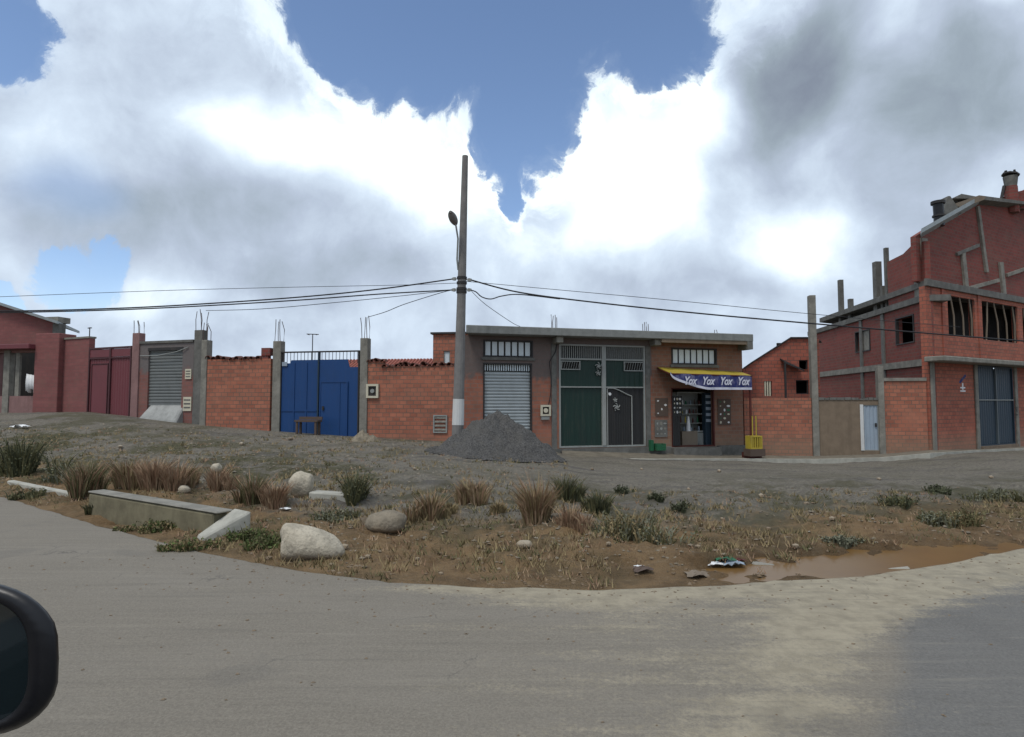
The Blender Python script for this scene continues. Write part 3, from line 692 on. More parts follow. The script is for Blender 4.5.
# shutter with barred fanlight
za = FM.uz(507, 371.5)[1]
rs = slats(MB(), sh_[0] + .04, sh_[1] - .04, .12, -.2, za, .12, .045).build('roller_shutter', M['shutter'], mb)
MB().box(sh_[0], sh_[0] + .06, -.02, .16, -.3, sh_[3]).box(sh_[1] - .06, sh_[1], -.02, .16, -.3, sh_[3]).box(sh_[0] + .06, sh_[1] - .06, -.02, .16, sh_[3] - .06, sh_[3]).build('shutter_rails', M['iron'], rs)
m = MB(); n = 20
for i in range(n):
    u = sh_[0] + .1 + (sh_[1] - sh_[0] - .2) * i / (n - 1); m.box(u - .022, u + .022, .08, .11, za + .03, sh_[3] - .06)
m.build('fanlight_bars', M['pane'], rs)
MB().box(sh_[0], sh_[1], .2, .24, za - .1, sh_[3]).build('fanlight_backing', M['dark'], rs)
# big green gate
gg = FM.root('green_gate', 'dark green and charcoal metal double gate with pale grey frame', 'gate')
u0, u1, zb, zt = gt; um = FM.u(604); zm = FM.uz(600, 387)[1]; zu = FM.uz(600, 359.5)[1]
MB().frame(u0, u1, -.03, .1, zb, zt, .06).build('gate_frame', M['trim'], gg)
MB().box(um - .09, um + .07, -.05, .1, zb + .06, zt - .06).build('centre_post', M['trim'], gg)
for a, b, mt in ((u0 + .06, um - .09, 'green'), (um + .07, u1 - .06, 'char')):
    lf = corrug(MB(), a, b, .06, zb + .06, zm - .03, .22, .012).build('gate_leaf', M[mt], gg)
    MB().box(a, b, -.02, .06, zm - .03, zm + .02).build('middle_rail', M['trim'], lf); MB().box(a, b, -.02, .06, zu - .03, zu + .03).build('upper_rail', M['trim'], lf)
    corrug(MB(), a, b, .06, zm + .02, zu - .03, .22, .012).build('upper_panel', M['green'], lf)
    m = MB(); k = int((b - a) / .085)
    for i in range(k): u = a + .04 + (b - a - .08) * i / (k - 1); m.box(u - .012, u + .012, .02, .04, zu + .03, zt - .06)
    m.build('top_bars', M['trim'], lf)
    MB().box(a, b, .09, .1, zu + .03, zt - .06).build('top_backing', M['char'], lf)
for (x0, y0, x1, y1) in ((561, 361, 580, 369.5), (624, 362, 643.5, 371)):
    q = FM.rect(x0, y0, x1, y1); w = MB().box(q[0], q[1], .01, .04, q[2], q[3]).build('peep_window', M['dark'], gg)
    MB().frame(q[0] - .01, q[1] + .01, -.015, .0095, q[2] - .01, q[3] + .01, .035).build('window_frame', M['trim'], w)
    m = MB(); n = 8
    for i in range(n): u = q[0] + (q[1] - q[0]) * (i + .5) / n; m.tube([(u - .04, -.003, q[2]), (u + .04, -.003, q[3])], .008, 4)
    m.build('scrollwork', M['trim'], w)
wq = FM.rect(607.5, 389, 632, 447)
wd = corrug(MB(), wq[0], wq[1], .025, wq[2] + .05, wq[3] - .28, .1, .01).build('wicket_door', M['char'], gg)
arch = [(wq[0] + (wq[1] - wq[0]) * t, 0, wq[3] + .02 - .3 * sm(t) + .07 * math.sin(t * math.pi)) for t in [i / 10 for i in range(11)]]
MB().tube([(wq[0], 0, wq[2]), (wq[0], 0, wq[3])], .024).tube(arch, .024).tube([(wq[1], 0, wq[2]), (wq[1], 0, wq[3] - .28)], .024).build('wicket_frame', M['trim'], wd)
def ornament(px, py, sc, nm='iron_ornament'):
    u, z = FM.uz(px, py); m = MB()
    for i in range(5):
        a = i * 2 * math.pi / 5 + .3; m.tube([(u + math.cos(a + t) * sc * t * .5, -.02, z + math.sin(a + t) * sc * t * .5) for t in (0, .5, 1.0, 1.5)], .022, 5)
    m.tube([(u, -.03, z), (u, .0, z)], sc * .28, 8)
    return m.build(nm, M['trim'], gg)
ornament(598.5, 366, .2); ornament(598, 373, .15); ornament(616.5, 407, .2); ornament(615, 400, .12)
q = FM.uz(609, 394); MB().tube([(q[0] + .02, -.04, q[1]), (q[0] + .02, .0, q[1])], .06, 10).build('round_lamp', M['white'], gg)
# meter box and service cable
q = FM.rect(541, 405, 551, 416, -.1)
r = FM.root('meter_box', 'cream framed electricity meter box between the bright shutter and green gate', 'meter box', 'meter boxes')
MB().frame(q[0], q[1], -.1, -.005, q[2], q[3], .07).build('box_frame', M['cream'], r)
MB().box(q[0] + .07, q[1] - .07, -.04, -.005, q[2] + .07, q[3] - .07).build('box_back', M['iron'], r)
MB().tube([((q[0] + q[1]) / 2, -.09, (q[2] + q[3]) / 2), ((q[0] + q[1]) / 2, -.04, (q[2] + q[3]) / 2)], .09, 10).build('meter', M['cream'], r)
MB().box(q[0] + .03, q[1] - .05, -.08, -.005, q[2] - .14, q[2] - .02).build('cover_plate', M['trim'], r)
r = FM.root('service_cable', 'sagging black service cable down the shop wall to the meter box', 'cable')
pp = [FM.uz(*p) for p in ((557, 342), (555, 352), (549, 362), (551, 380), (550, 395), (548, 406))]
MB().tube([(u, -.05, z) for u, z in pp], .016).build('cable_run', M['wire'], r)
# shop interior and doorway
q = sp
MB().box(q[0] - .6, q[1] + .4, 2.6, 2.7, q[2], q[3] + .3).box(q[0] - .65, q[0] - .6, .26, 2.7, q[2], q[3] + .3).box(q[1] + .4, q[1] + .45, .26, 2.7, q[2], q[3] + .3).build('shop_interior', M['plaster_tan'], mb)
MB().frame(q[0], q[1], -.01, .12, q[2], q[3], .05).build('door_frame', M['redpost'], mb)
c1 = FM.u(685, .4); c2 = FM.u(704, .4)
ct = FM.root('display_fridge', 'grey glass-fronted display fridge just inside the shop doorway', 'fridge')
zc0 = sp[2]; zc1 = FM.uz(695, 432, .5)[1]; zc2 = FM.uz(695, 392, .5)[1]
MB().box(FM.u(672, .5), c2 + .1, .5, 1.1, zc0, zc1).build('base_cabinet', M['concrete_dk'], ct)
corrug(MB(), FM.u(672, .5) + .02, c2 + .08, .49, zc0 + .03, zc1 - .04, .09, .02).build('ribbed_front', M['trim'], ct)
MB().frame(c1 - .3, c2 + .08, .5, .56, zc1 + .002, zc2, .05).box(c1 - .3, c2 + .08, 1.0, 1.06, zc1 + .002, zc2).build('upper_case', M['trim'], ct)
for k in range(3):
    z = zc1 + .35 + k * .38; MB().box(c1 - .25, c2 + .03, .57, 1.0, z, z + .03).build('shelf', M['trim'], ct)
cols = ['foil', 'white', 'redpost', 'yellow2', 'blue_lt', 'crategreen', 'cream']
for k in range(4):
    u = c1 - .22; z = zc1 + .03 + (0 if k == 0 else .35 + (k - 1) * .38)
    while u < c2 - .02:
        hh = random.uniform(.14, .28); ww = random.uniform(.035, .055); mt = random.choice(cols)
        b = MB().tube([(u, .72, z), (u, .72, z + hh * .65), (u, .72, z + hh * .75), (u, .72, z + hh)], ww, 8, ww * .45).build('bottle', M[mt])
        b.location = FM.a; b.rotation_euler = (0, 0, FM.rz); tag(b, 'small bottle standing on a fridge shelf inside the shop', 'bottle', 'bottles in the display fridge')
        u += random.uniform(.13, .24)
bt = MB().tube([(0, 0, 0), (0, 0, .3), (0, 0, .42), (0, 0, .6)], .09, 10, .035).build('large_bottle', M['white'])
bt.location = FM.world(FM.u(688, .3), .3, zc1 + .05); tag(bt, 'tall white bottle shape in front of the display fridge', 'bottle')
u_, z_ = FM.u(688, .3), zc1
MB().box(u_ - .35, u_ + .35, .2, .48, sp[2], zc1 + .049).build('counter', M['wood'], ct)
dl = corrug(MB(), FM.u(671.5), FM.u(679), -.06, sp[2] + .05, FM.uz(675, 415)[1], .08, .015).build('folded_door', M['char'], mb)
MB().box(FM.u(705, .3), FM.u(711.5, .3), .3, .55, sp[2], FM.uz(708, 393, .3)[1]).build('inner_shelf', M['navy'], mb)
m = MB()
for i in range(5):
    z = FM.uz(708, 422 - i * 6, .27)[1]; m.box(FM.u(705.5, .3), FM.u(711, .3), .26, .299, z, z + .12)
m.build('hanging_goods', M['blue_lt'], mb)
# posters
def poster(x0, y0, x1, y1, lb, cols_, base='foil', nm='poster'):
    q = FM.rect(x0, y0, x1, y1, -.03); r = FM.root(nm, lb, 'poster')
    MB().box(q[0], q[1], -.03, -.004, q[2], q[3]).build('board', M[base], r)
    n = 3; rows = max(2, int((q[3] - q[2]) / .17)); k = 0
    for mt in cols_:
        m = MB()
        for j in range(rows):
            for i in range(n):
                if (i * 7 + j * 5 + k * 3) % len(cols_) == 0:
                    a = q[0] + .03 + (q[1] - q[0] - .06) * (i + .1) / n; b = q[0] + .03 + (q[1] - q[0] - .06) * (i + .9) / n
                    z0 = q[2] + .03 + (q[3] - q[2] - .06) * (j + .15) / rows; z1 = q[2] + .03 + (q[3] - q[2] - .06) * (j + .8) / rows
                    cz, cu = (z0 + z1) / 2, (a + b) / 2
                    wd_, hd_ = random.uniform(.5, 1.25), random.uniform(.4, 1.15); m.prism([(cu + wd_ * (b - a) / 2 * math.cos(t * math.pi / 3.5) * (.75 + .25 * ((t * 5 + i) % 3) / 2), cz + hd_ * (z1 - z0) / 2 * math.sin(t * math.pi / 3.5)) for t in range(7)], -.034 - .001 * k, -.031)
        if m.v: m.build('print', M[mt], r)
        k += 1
    return r
poster(655.5, 398, 668, 416, 'food poster with pale round pictures left of the shop door', ['cream', 'foil', 'white'])
poster(655, 420, 667.5, 437, 'plain grey notice board below the food poster left of the shop door', ['trim', 'concrete'], 'concrete_dk', 'notice_board')
poster(718, 399, 731, 425, 'tall food poster with green and cream pictures right of the shop door', ['cream', 'crategreen', 'white', 'foil'])
poster(672.5, 396, 682, 415, 'poster of round pictures on the inside of the shop door', ['cream', 'white'], 'char')
# green crates
def crate(px, py, w, h, dp, v, lb, mat='crategreen'):
    u, z = FM.uz(px, py, v); r = thing('plastic_crate', lb, 'crate', FM.world(u, v, z), FM.rz, 'green crates by the shop')
    MB().box(-w / 2, w / 2, 0, dp, 0, .03).box(-w / 2, -w / 2 + .02, 0, dp, .03, h).box(w / 2 - .02, w / 2, 0, dp, .03, h).box(-w / 2 + .02, w / 2 - .02, dp - .02, dp, .03, h).build('crate_body', M[mat], r)
    m = MB()
    for k in range(3): m.box(-w / 2 + .02, w / 2 - .02, 0, .02, .05 + k * (h - .06) / 3, .05 + k * (h - .06) / 3 + (h - .06) * .22)
    for k in range(5): a = -w / 2 + .02 + (w - .06) * k / 4; m.box(a, a + .02, -.004, .0, .03, h)
    m.build('crate_front', M[mat], r)
crate(661.5, 450.5, .4, .26, .3, -.42, 'bright green plastic crate on the step left of the shop door')
crate(652.5, 451, .12, .42, .2, -.3, 'narrow upright green crate beside the green gate')
# awning
aw = FM.root('awning', 'yellow canvas awning with blue and white printed valance over shop door', 'awning')
VF = -1.25
la, lza = FM.uz(657, 367); ra, rza = FM.uz(741, 372)
lf, lfz = FM.uz(670, 373, VF); rf, rfz = FM.uz(751.5, 375.5, VF)
nu, nv = 16, 5; m = MB()
for side in (0, -.02):
    for j in range(nv + 1):
        for i in range(nu + 1):
            a, b = i / nu, j / nv
            u = (la + (ra - la) * a) * (1 - b) + (lf + (rf - lf) * a) * b
            z = (lza + (rza - lza) * a) * (1 - b) + (lfz + (rfz - lfz) * a) * b - .05 * math.sin(math.pi * a * 4) ** 2 * math.sin(math.pi * b) + side
            m.v.append((u, -.01 + (VF + .01) * b, z))
q = (nu + 1) * (nv + 1)
for j in range(nv):
    for i in range(nu):
        k = j * (nu + 1) + i; m.f += [(k, k + nu + 1, k + nu + 2, k + 1), (q + k, q + k + 1, q + k + nu + 2, q + k + nu + 1)]
m.build('canvas', M['yellow'], aw)
MB().tube([(lf, VF, lfz - .03), (rf, VF, rfz - .03)], .03).tube([(la, -.05, lza - .06), (lf, VF, lfz - .04)], .025).tube([(ra, -.05, rza - .06), (rf, VF, rfz - .04)], .025).build('awning_frame', M['redpost'], aw)
def val(a): # lower hem of the banner, a in 0..1
    return FM.uz(670 + 82 * a, 374 + 15 * min(1, a * 2.3) ** .55 + .3 * a, VF)[1]
nu = 36; m = MB(); mh = MB(); top = []
for i in range(nu + 1):
    a = i / nu; u = lf + (rf - lf) * a; zt = lfz + (rfz - lfz) * a - .02; zb = val(a); w = .025 * math.sin(a * 26)
    m.v += [(u, VF - .03 + w, zt), (u, VF - .03 + w, zb + .07), (u, VF - .015 + w, zt), (u, VF - .015 + w, zb + .07)]
    mh.v += [(u, VF - .032 + w, zb + .07), (u, VF - .032 + w, zb - .02), (u, VF - .012 + w, zb + .07), (u, VF - .012 + w, zb - .02)]
for i in range(nu):
    k = 4 * i
    for mm in (m, mh): mm.f += [(k, k + 4, k + 5, k + 1), (k + 2, k + 3, k + 7, k + 6), (k + 1, k + 5, k + 7, k + 3)]
vl = m.build('valance', M['bannerblue'], aw); mh.build('white_hem', M['bannerwhite'], vl)
fc = bpy.data.curves.new('lettering', 'FONT'); fc.body = 'Yox   Yox   Yox   Yox'; fc.size = .42; fc.extrude = .004; fc.shear = .35; fc.offset = .012; fc.space_character = 1.0
fo = bpy.data.objects.new('lettering', fc); COL.objects.link(fo); fo.parent = vl; fc.materials.append(M['bannerwhite'])
bpy.context.view_layer.update(); wd_ = fo.dimensions.x or 1
bpy.context.view_layer.update()
tm = bpy.data.meshes.new_from_object(fo.evaluated_get(bpy.context.evaluated_depsgraph_get())); bpy.data.objects.remove(fo)
fo = bpy.data.objects.new('lettering', tm); COL.objects.link(fo); fo.parent = vl
if not tm.materials: tm.materials.append(M['bannerwhite'])
fo.scale = ((rf - lf) * .80 / wd_, 1, 1); fo.rotation_euler = (R(90), 0, 0); fo.location = (lf + (rf - lf) * .15, VF - .075, FM.uz(712, 384.6, VF)[1])
MB().tube([(rf - .06, VF + .03, -1.0), (rf - .06, VF + .03, rfz - .05)], .045, 8).build('post', M['redpost'], aw)
fo_u, fo_z = FM.uz(749, 452, VF)
MB().box(rf - .3, rf + .3, VF - .12, VF + .3, -1.1, fo_z - .02).build('post_foot', M['redpost'], aw)
# yellow stand
ys_ = FM.root('vendor_stand', 'small yellow box stand with two upright rods beside the red awning post', 'stand')
q = FM.rect(751, 436, 762.5, 449, VF - .3); v = VF - .3
m = MB().frame(q[0], q[1], v, v + .35, q[2], q[3], .05); m.build('box_frame', M['yellow2'], ys_)
m = MB()
for i in range(4): a = q[0] + .05 + (q[1] - q[0] - .1) * (i + .5) / 4; m.box(a - .03, a + .03, v + .01, v + .05, q[2] + .05, q[3] - .05)
m.build('front_slats', M['yellow'], ys_)
MB().box(q[0] + .05, q[1] - .05, v + .2, v + .22, q[2] + .05, q[3] - .05).build('back_panel', M['foil'], ys_)
zt = FM.uz(757, 416, v)[1]
for f in (.3, .62):
    u = q[0] + (q[1] - q[0]) * f; MB().tube([(u, v + .1, q[3]), (u, v + .1, zt)], .022).build('rod', M['yellow2'], ys_)
MB().box(q[0] - .05, q[1] + .1, v - .03, v + .4, q[2] - .28, q[2] - .003).build('stone_base', M['foil'], ys_)
# pavement along the shop and walls to the right, pale kerb edge
pv_px = [(562, 450.5, 458.5, 22.6), (650, 453, 459.5, 23.6), (743, 455, 459, 24.6), (815, 456, 459.5, 24.3), (880, 454, 458, 24.1), (930, 450, 453.5, 23.7), (975, 448, 450.5, 26.2), (1060, 444, 447, 30)]
m = MB(); mk = MB()
P = []
for px, yb, yk, D in pv_px:
    bk = at(px, yb, D + .25); ft = at(px, yk, D - 1.3 if px > 600 else D - 1.0); P.append((bk, ft))
for (b0, f0), (b1, f1) in zip(P, P[1:]):
    dz = Vector((0, 0, .4)); k0 = (b0 - f0).normalized() * .14; k1 = (b1 - f1).normalized() * .14
    m.hexa([f0 + k0 - dz, f1 + k1 - dz, b1 - dz, b0 - dz, f0 + k0, f1 + k1, b1, b0])
    up = Vector((0, 0, .012)); mk.hexa([f0 - dz, f1 - dz, f1 + k1 - dz, f0 + k0 - dz, f0 + up, f1 + up, f1 + k1 + up, f0 + k0 + up])
tag(m.build('pavement', m_concrete('dusty_pavement', (.19, .165, .125))), kind='structure'); tag(mk.build('kerb', M['concrete_lt']), kind='structure')

# ---------------------------------------------------------------- gable house and compound walls
FG = Fr(743, 25.6, 822, 25.4)
gh = FG.root('gable_house', 'red brick house with a single sloping roofline behind low brick wall', 'house')
pts_ = [FG.uz(*p) for p in ((743, 369), (750, 364), (790, 338.5), (814, 338.5))]
q1 = FG.rect(764, 381, 772, 396); q2 = FG.rect(796, 380, 809, 394); q3 = FG.rect(799, 360, 808, 372)
ub = [p[0] for p in pts_]
m = MB().wall(pts_[0][0], pts_[3][0] + .2, 0, .25, ZD, pts_[0][1] - .02, [q1, q2])
zz = pts_[0][1] - .02
# upper sloping part, pierced by the small opening
m.prism([(ub[0], zz), (q3[0], zz), (q3[0], pts_[3][1]), (ub[2], pts_[2][1]), (ub[1], pts_[1][1]), (ub[0], pts_[0][1])], 0, .25)
m.box(q3[0] + .0005, q3[1], 0, .25, zz, q3[2]).box(q3[0] + .0005, q3[1], 0, .25, q3[3], pts_[3][1]).box(q3[1] + .0005, ub[3] + .2, 0, .25, zz, pts_[3][1])
m.build('wall', M['brick_red'], gh)
m = MB()
for (a, za), (b, zb) in zip(pts_, pts_[1:]):
    m.hexa([(a, -.08, za), (b, -.08, zb), (b + 1.2, 2, zb), (a + 1.2, 2, za), (a, -.08, za + .06), (b, -.08, zb + .06), (b + 1.2, 2, zb + .06), (a + 1.2, 2, za + .06)])
m.build('roof', M['iron'], gh)
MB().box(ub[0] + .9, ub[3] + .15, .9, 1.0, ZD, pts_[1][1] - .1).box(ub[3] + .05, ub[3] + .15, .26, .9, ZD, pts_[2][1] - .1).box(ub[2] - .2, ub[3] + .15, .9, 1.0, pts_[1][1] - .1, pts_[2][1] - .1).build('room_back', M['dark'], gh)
for q in (q1, q2, q3):
    w = MB().frame(q[0], q[1], .06, .14, q[2], q[3], .04).build('window', M['iron'], gh)
m = MB()
for f in (.2, .5, .8): u = q1[0] + (q1[1] - q1[0]) * f; m.tube([(u, .05, q1[2]), (u, .05, q1[3])], .035)
m.build('window_bars', M['cream'], gh)
ua, zA = FG.uz(780, 361); ub_, zB = FG.uz(799, 369)
MB().hexa([(ua, -.5, zA - .12), (ub_, -.5, zB - .12), (ub_, -.005, zB), (ua, -.005, zA + .05), (ua, -.5, zA - .06), (ub_, -.5, zB - .06), (ub_, -.005, zB + .08), (ua, -.005, zA + .12)]).build('lean_to_roof', M['iron'], gh)
MB().tube([(ua + .03, -.45, zA - .1), (ua + .03, -.45, FG.uz(780, 398, -.45)[1])], .05).build('lean_to_post', M['iron'], gh)
FC = Fr(743, 25, 930, 24)
cw = FC.root('brick_wall', 'low red brick wall right of the yellow stand and awning post', 'wall')
u0, u1, zb, zt = FC.rect(744, 398, 812, 455)
MB().box(u0 + .02, u1, 0, .22, ZD, zt).build('wall_body', M['brick'], cw)
tall = column(FC, 811.5, 818, 295, 456, 'very tall thin concrete post between the low brick and tan walls', depth=.28)
pw = FC.root('plaster_wall', 'low tan plastered wall with stone coping left of pale blue door', 'wall')
u0, u1, zb, zt = FC.rect(818, 400, 860, 455)
ue = FC.u(880)
dq = FC.rect(863.5, 405, 878.5, 450.5)
MB().wall(u0, ue, 0, .2, ZD, zt, [(dq[0] - .12, dq[1] + .05, dq[2], dq[3])]).build('wall_body', M['plaster_tan'], pw)
m = MB(); u = u0
while u < ue - .1:
    w = random.uniform(.15, .35); m.box(u, min(u + w - .02, ue), -.03, .2, zt + .001, zt + random.uniform(.05, .12)); u += w
m.build('coping', M['concrete_dk'], pw)
MB().box(dq[0] - .12, dq[0] + .0, -.03, .1, dq[2], dq[3] + .02).build('door_jamb', M['whitewash'], pw)
bd = FC.root('metal_door', 'narrow pale blue corrugated metal door in the tan wall', 'door')
corrug(MB(), dq[0] + .02, dq[1], .05, dq[2] + .02, dq[3] - .03, .14, .02).build('door_sheet', M['blue_lt'], bd)
MB().frame(dq[0], dq[1] + .02, .02, .1, dq[2], dq[3], .03).build('door_frame', M['trim'], bd)
MB().box(dq[1] - .12, dq[1] - .06, -.02, .03, dq[2] + .95, dq[2] + 1.1).build('handle', M['iron'], bd)
column(FC, 879, 885, 366, 453, 'concrete post right of the pale blue door', 'concrete', depth=.25)
cb = FC.root('brick_wall', 'bright orange brick wall under a cement lintel right of pale blue door', 'wall')
u0, u1, zb, zt = FC.rect(885, 381, 926, 451)
MB().box(u0, u1 + .05, 0, .22, ZD, zt).build('wall_body', M['brick'], cb)
MB().box(u0 - .1, u1 + .05, -.05, .26, zt + .002, zt + .13).build('lintel', M['concrete'], cb)

# ---------------------------------------------------------------- right building, three storeys
FS = Fr(812, 37, 930, 24.2)              # its side wall, running away from us
FF = Fr(930, 24, 1110, 33.5)             # its front
rb = FF.root('brick_building', 'unfinished three storey dark red brick building with raw concrete frame', 'building')
rs_ = FS.root('side_wing', 'x', 'x')
def side(m, name, mat):                  # side-wall pieces are built in the side frame and re-parented to the building
    o = m.build(name, mat); o.parent = rb
    o.matrix_local = Matrix.Translation((0, 0, 0)); return o
bpy.data.objects.remove(rs_)
# transform FS-local to FF-local
TF = (Matrix.Translation(FF.a) @ Matrix.Rotation(FF.rz, 4, 'Z')).inverted() @ (Matrix.Translation(FS.a) @ Matrix.Rotation(FS.rz, 4, 'Z'))
def side(m, name, mat, par=None):
    o = m.build(name, mat, par or rb)
    if par is None: o.location = TF.to_translation(); o.rotation_euler = TF.to_euler()
    return o
ZS = 6.15; ZC = 3.5
LS = FS.L
wq1 = FS.rect(896.5, 317, 914, 343); wq2 = FS.rect(856, 331, 870, 351)
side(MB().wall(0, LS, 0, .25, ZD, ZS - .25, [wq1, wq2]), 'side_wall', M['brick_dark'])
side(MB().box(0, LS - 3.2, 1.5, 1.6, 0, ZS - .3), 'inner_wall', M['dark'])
side(MB().box(-.1, LS + .05, -.12, .9, ZS - .248, ZS), 'floor_slab', M['concrete_dk'])
SD = (TF.to_3x3() @ Vector((-1, 0, 0))); SKF = SD.x / SD.y
side(MB().box(-.05, LS, -.1, .0, ZC - .22, ZC + .06), 'ring_beam', M['concrete'])
for px in (862, 884, 926):
    u = FS.u(px, 0, 350); side(MB().box(u - .14, u + .14, -.06, -.003, ZD, ZS - .25), 'column', M['concrete_dk'])
for q in (wq1, wq2):
    w = side(MB().frame(q[0] - .04, q[1] + .04, -.04, .1, q[2] - .04, q[3] + .04, .05), 'window', M['iron'])
q = wq2; side(MB().box(q[0] + .35 * (q[1] - q[0]), q[1] - .02, .03, .06, q[2], q[3]), 'pale_blind', M['concrete'])
# front wall
z1 = FF.uz(1040, 366)[1]
wf1 = FF.rect(948, 297.5, 975, 332.5); wf2 = FF.rect(982.5, 303, 1018, 341)
wz0, wz1 = min(wf1[2], wf2[2]), wf1[3]
wf1 = (wf1[0], wf1[1], wz0, wz1); wf2 = (wf2[0], wf2[1], wz0 - .02, wz1 + .02)
gq = FF.rect(978, 366, 1013.5, 444)
LF = FF.L
wf3 = (wf2[1] + .5, wf2[1] + 2.0, wz0, wz1)
zsl = wz1 + .22
MB().wall(0, LF, 0, .25, ZD, zsl, [wf1, wf2, wf3, (gq[0], gq[1], gq[2], ZC - .05)]).build('front_wall', m_brick('front_brick', (.42, .13, .08), (.30, .085, .055), (.14, .085, .065), stain=.35), rb)
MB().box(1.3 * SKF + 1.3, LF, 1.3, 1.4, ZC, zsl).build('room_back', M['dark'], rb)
MB().box(-.35, LF, -.75, .0, ZC - .1, ZC + .1).build('canopy_slab', M['concrete'], rb, bevel=.03)
MB().box(-.1, LF, -.1, -.003, zsl + .0, zsl + .28).build('ring_beam', M['concrete_dk'], rb)
skew(MB(), 0.02, LF, .0, 9, zsl + .003, zsl + .25, SKF).build('upper_floor_slab', M['concrete_dk'], rb)
for px in (932.5, 976, 1015.5): u = FF.u(px); MB().box(u - .14, u + .12, -.07, -.003, ZD, ZC - .1).build('column', M['concrete'], rb, bevel=.01)
for px in (943, 979): u = FF.u(px, 0, 320); MB().box(u - .11, u + .11, -.05, -.003, ZC + .1, zsl).build('column', M['brick_red'], rb)
for q, n in ((wf1, 3), (wf2, 4), (wf3, 3)):
    w = MB().frame(q[0] - .03, q[1] + .03, .08, .2, q[2] - .03, q[3] + .03, .06).build('window', M['iron'], rb)
    for i in range(n):
        a = q[0] + (q[1] - q[0]) * (i + .6) / n; t = random.uniform(-.1, .28)
        MB().tube([(a + t, .06, q[2]), (a + t * .4, .02, (q[2] + q[3]) / 2), (a - t * .8, .05, q[3])], .035).build('prop_pole', M['wood'], w)
ng = FF.root('slate_gate', 'tall slate blue metal gate under the canopy of the brick building', 'gate')
u0, u1, zb, zt = gq[0], gq[1], gq[2], ZC - .12; um = (u0 + u1) / 2 + .03; zmid = FF.uz(995, 400)[1]
MB().frame(u0, u1, -.02, .1, zb - .05, zt, .05).build('gate_frame', M['navy'], ng)
for a, b in ((u0 + .05, um - .04), (um + .04, u1 - .05)): corrug(MB(), a, b, .05, zb, zt - .05, .2, .012).build('gate_leaf', M['navy'], ng)
MB().box(um - .05, um + .05, -.03, .08, zb, zt - .1).build('centre_post', m_paint('faded_trim', (.10, .12, .13)), ng)
MB().box(u0 + .05, u1 - .05, -.035, .03, zmid - .02, zmid + .02).build('rail', M['trim'], ng)
MB().box(u0 - .02, u1, -.15, .05, zb - .3, zb - .051).build('threshold', M['plaster_tan'], ng)
# emblem sign
em = FF.root('wall_emblem', 'small painted emblem with white cross left of the slate gate', 'emblem')
u, z = FF.uz(962.5, 387)
MB().box(u - .05, u + .05, -.012, -.003, z - .12, z + .17).box(u - .2, u + .2, -.014, -.003, z - .06, z - .0).box(u - .22, u + .22, -.012, -.003, z - .2, z - .14).build('white_cross', M['white'], em)
m = MB()
for i in range(5):
    uu, zz = FF.uz(960 + i * 1.2, 382 - i * 1.5); m.prism([(uu + .1 * math.cos(t + i), zz + .07 * math.sin(t + i)) for t in (0, 1.2, 2.4, 3.6, 4.8)], -.01, -.003)
m.build('blue_marks', M['bannerblue'], em)
wm = FF.root('painted_marks', 'black painted marks on the pale column right of the slate gate', 'painted marks')
u, z = FF.uz(1017, 411, -.08)
MB().box(u - .06, u + .08, -.078, -.072, z + .12, z + .17).box(u - .02, u + .05, -.078, -.072, z - .05, z + .1).box(u - .06, u + .08, -.078, -.072, z - .2, z - .14).build('strokes', M['char'], wm)
# third storey
p3 = [FF.uz(*p) for p in ((926, 235), (978, 200), (1024, 205), (1080, 210))]
zt3 = zsl + .25
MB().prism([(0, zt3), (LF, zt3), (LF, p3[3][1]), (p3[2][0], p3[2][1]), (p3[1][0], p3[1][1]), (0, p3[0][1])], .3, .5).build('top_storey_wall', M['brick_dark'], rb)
m = MB()
for (a, za), (b, zb) in zip(p3[:2], p3[1:2]):
    k = 2.4; m.hexa([(a - .55, -.1, za - .02), (b, -.1, zb), (b + k, 1.2, zb), (a - .55 + k, 1.2, za - .02), (a - .55, -.1, za + .16), (b, -.1, zb + .18), (b + k, 1.2, zb + .18), (a - .55 + k, 1.2, za + .16)])
m.build('roof', M['metalroof'], rb)
m = MB().hexa([(p3[1][0], -.1, p3[1][1]), (p3[2][0], -.1, p3[2][1]), (p3[2][0] + k, 1.2, p3[2][1]), (p3[1][0] + k, 1.2, p3[1][1]), (p3[1][0], -.1, p3[1][1] + .18), (p3[2][0], -.1, p3[2][1] + .14), (p3[2][0] + k, 1.2, p3[2][1] + .14), (p3[1][0] + k, 1.2, p3[1][1] + .18)])
m.build('roof', M['concrete_dk'], rb)
def stem_(pa, pb, w, nm='column', mt='concrete'):
    (ua, za), (ub, zb) = FF.uz(*pa, .2), FF.uz(*pb, .2)
    dx, dz = ub - ua, zb - za; l = math.hypot(dx, dz); nx, nz = -dz / l * w / 2, dx / l * w / 2
    return MB().prism([(ua + nx, za + nz), (ub + nx, zb + nz), (ub - nx, zb - nz), (ua - nx, za - nz)], .2, .297).build(nm, M[mt], rb)
stem_((929, 296), (925, 238), .42); stem_((968, 292), (964, 252), .3); stem_((1006, 302), (1002, 262), .34); stem_((988, 272), (979, 206), .22)
stem_((958, 254), (980, 245), .14, 'tie_beam', 'concrete_dk'); stem_((971, 288), (1000, 280), .16, 'tie_beam'); stem_((1008, 275), (1040, 264), .16, 'tie_beam'); stem_((958, 294), (957, 284), .25)
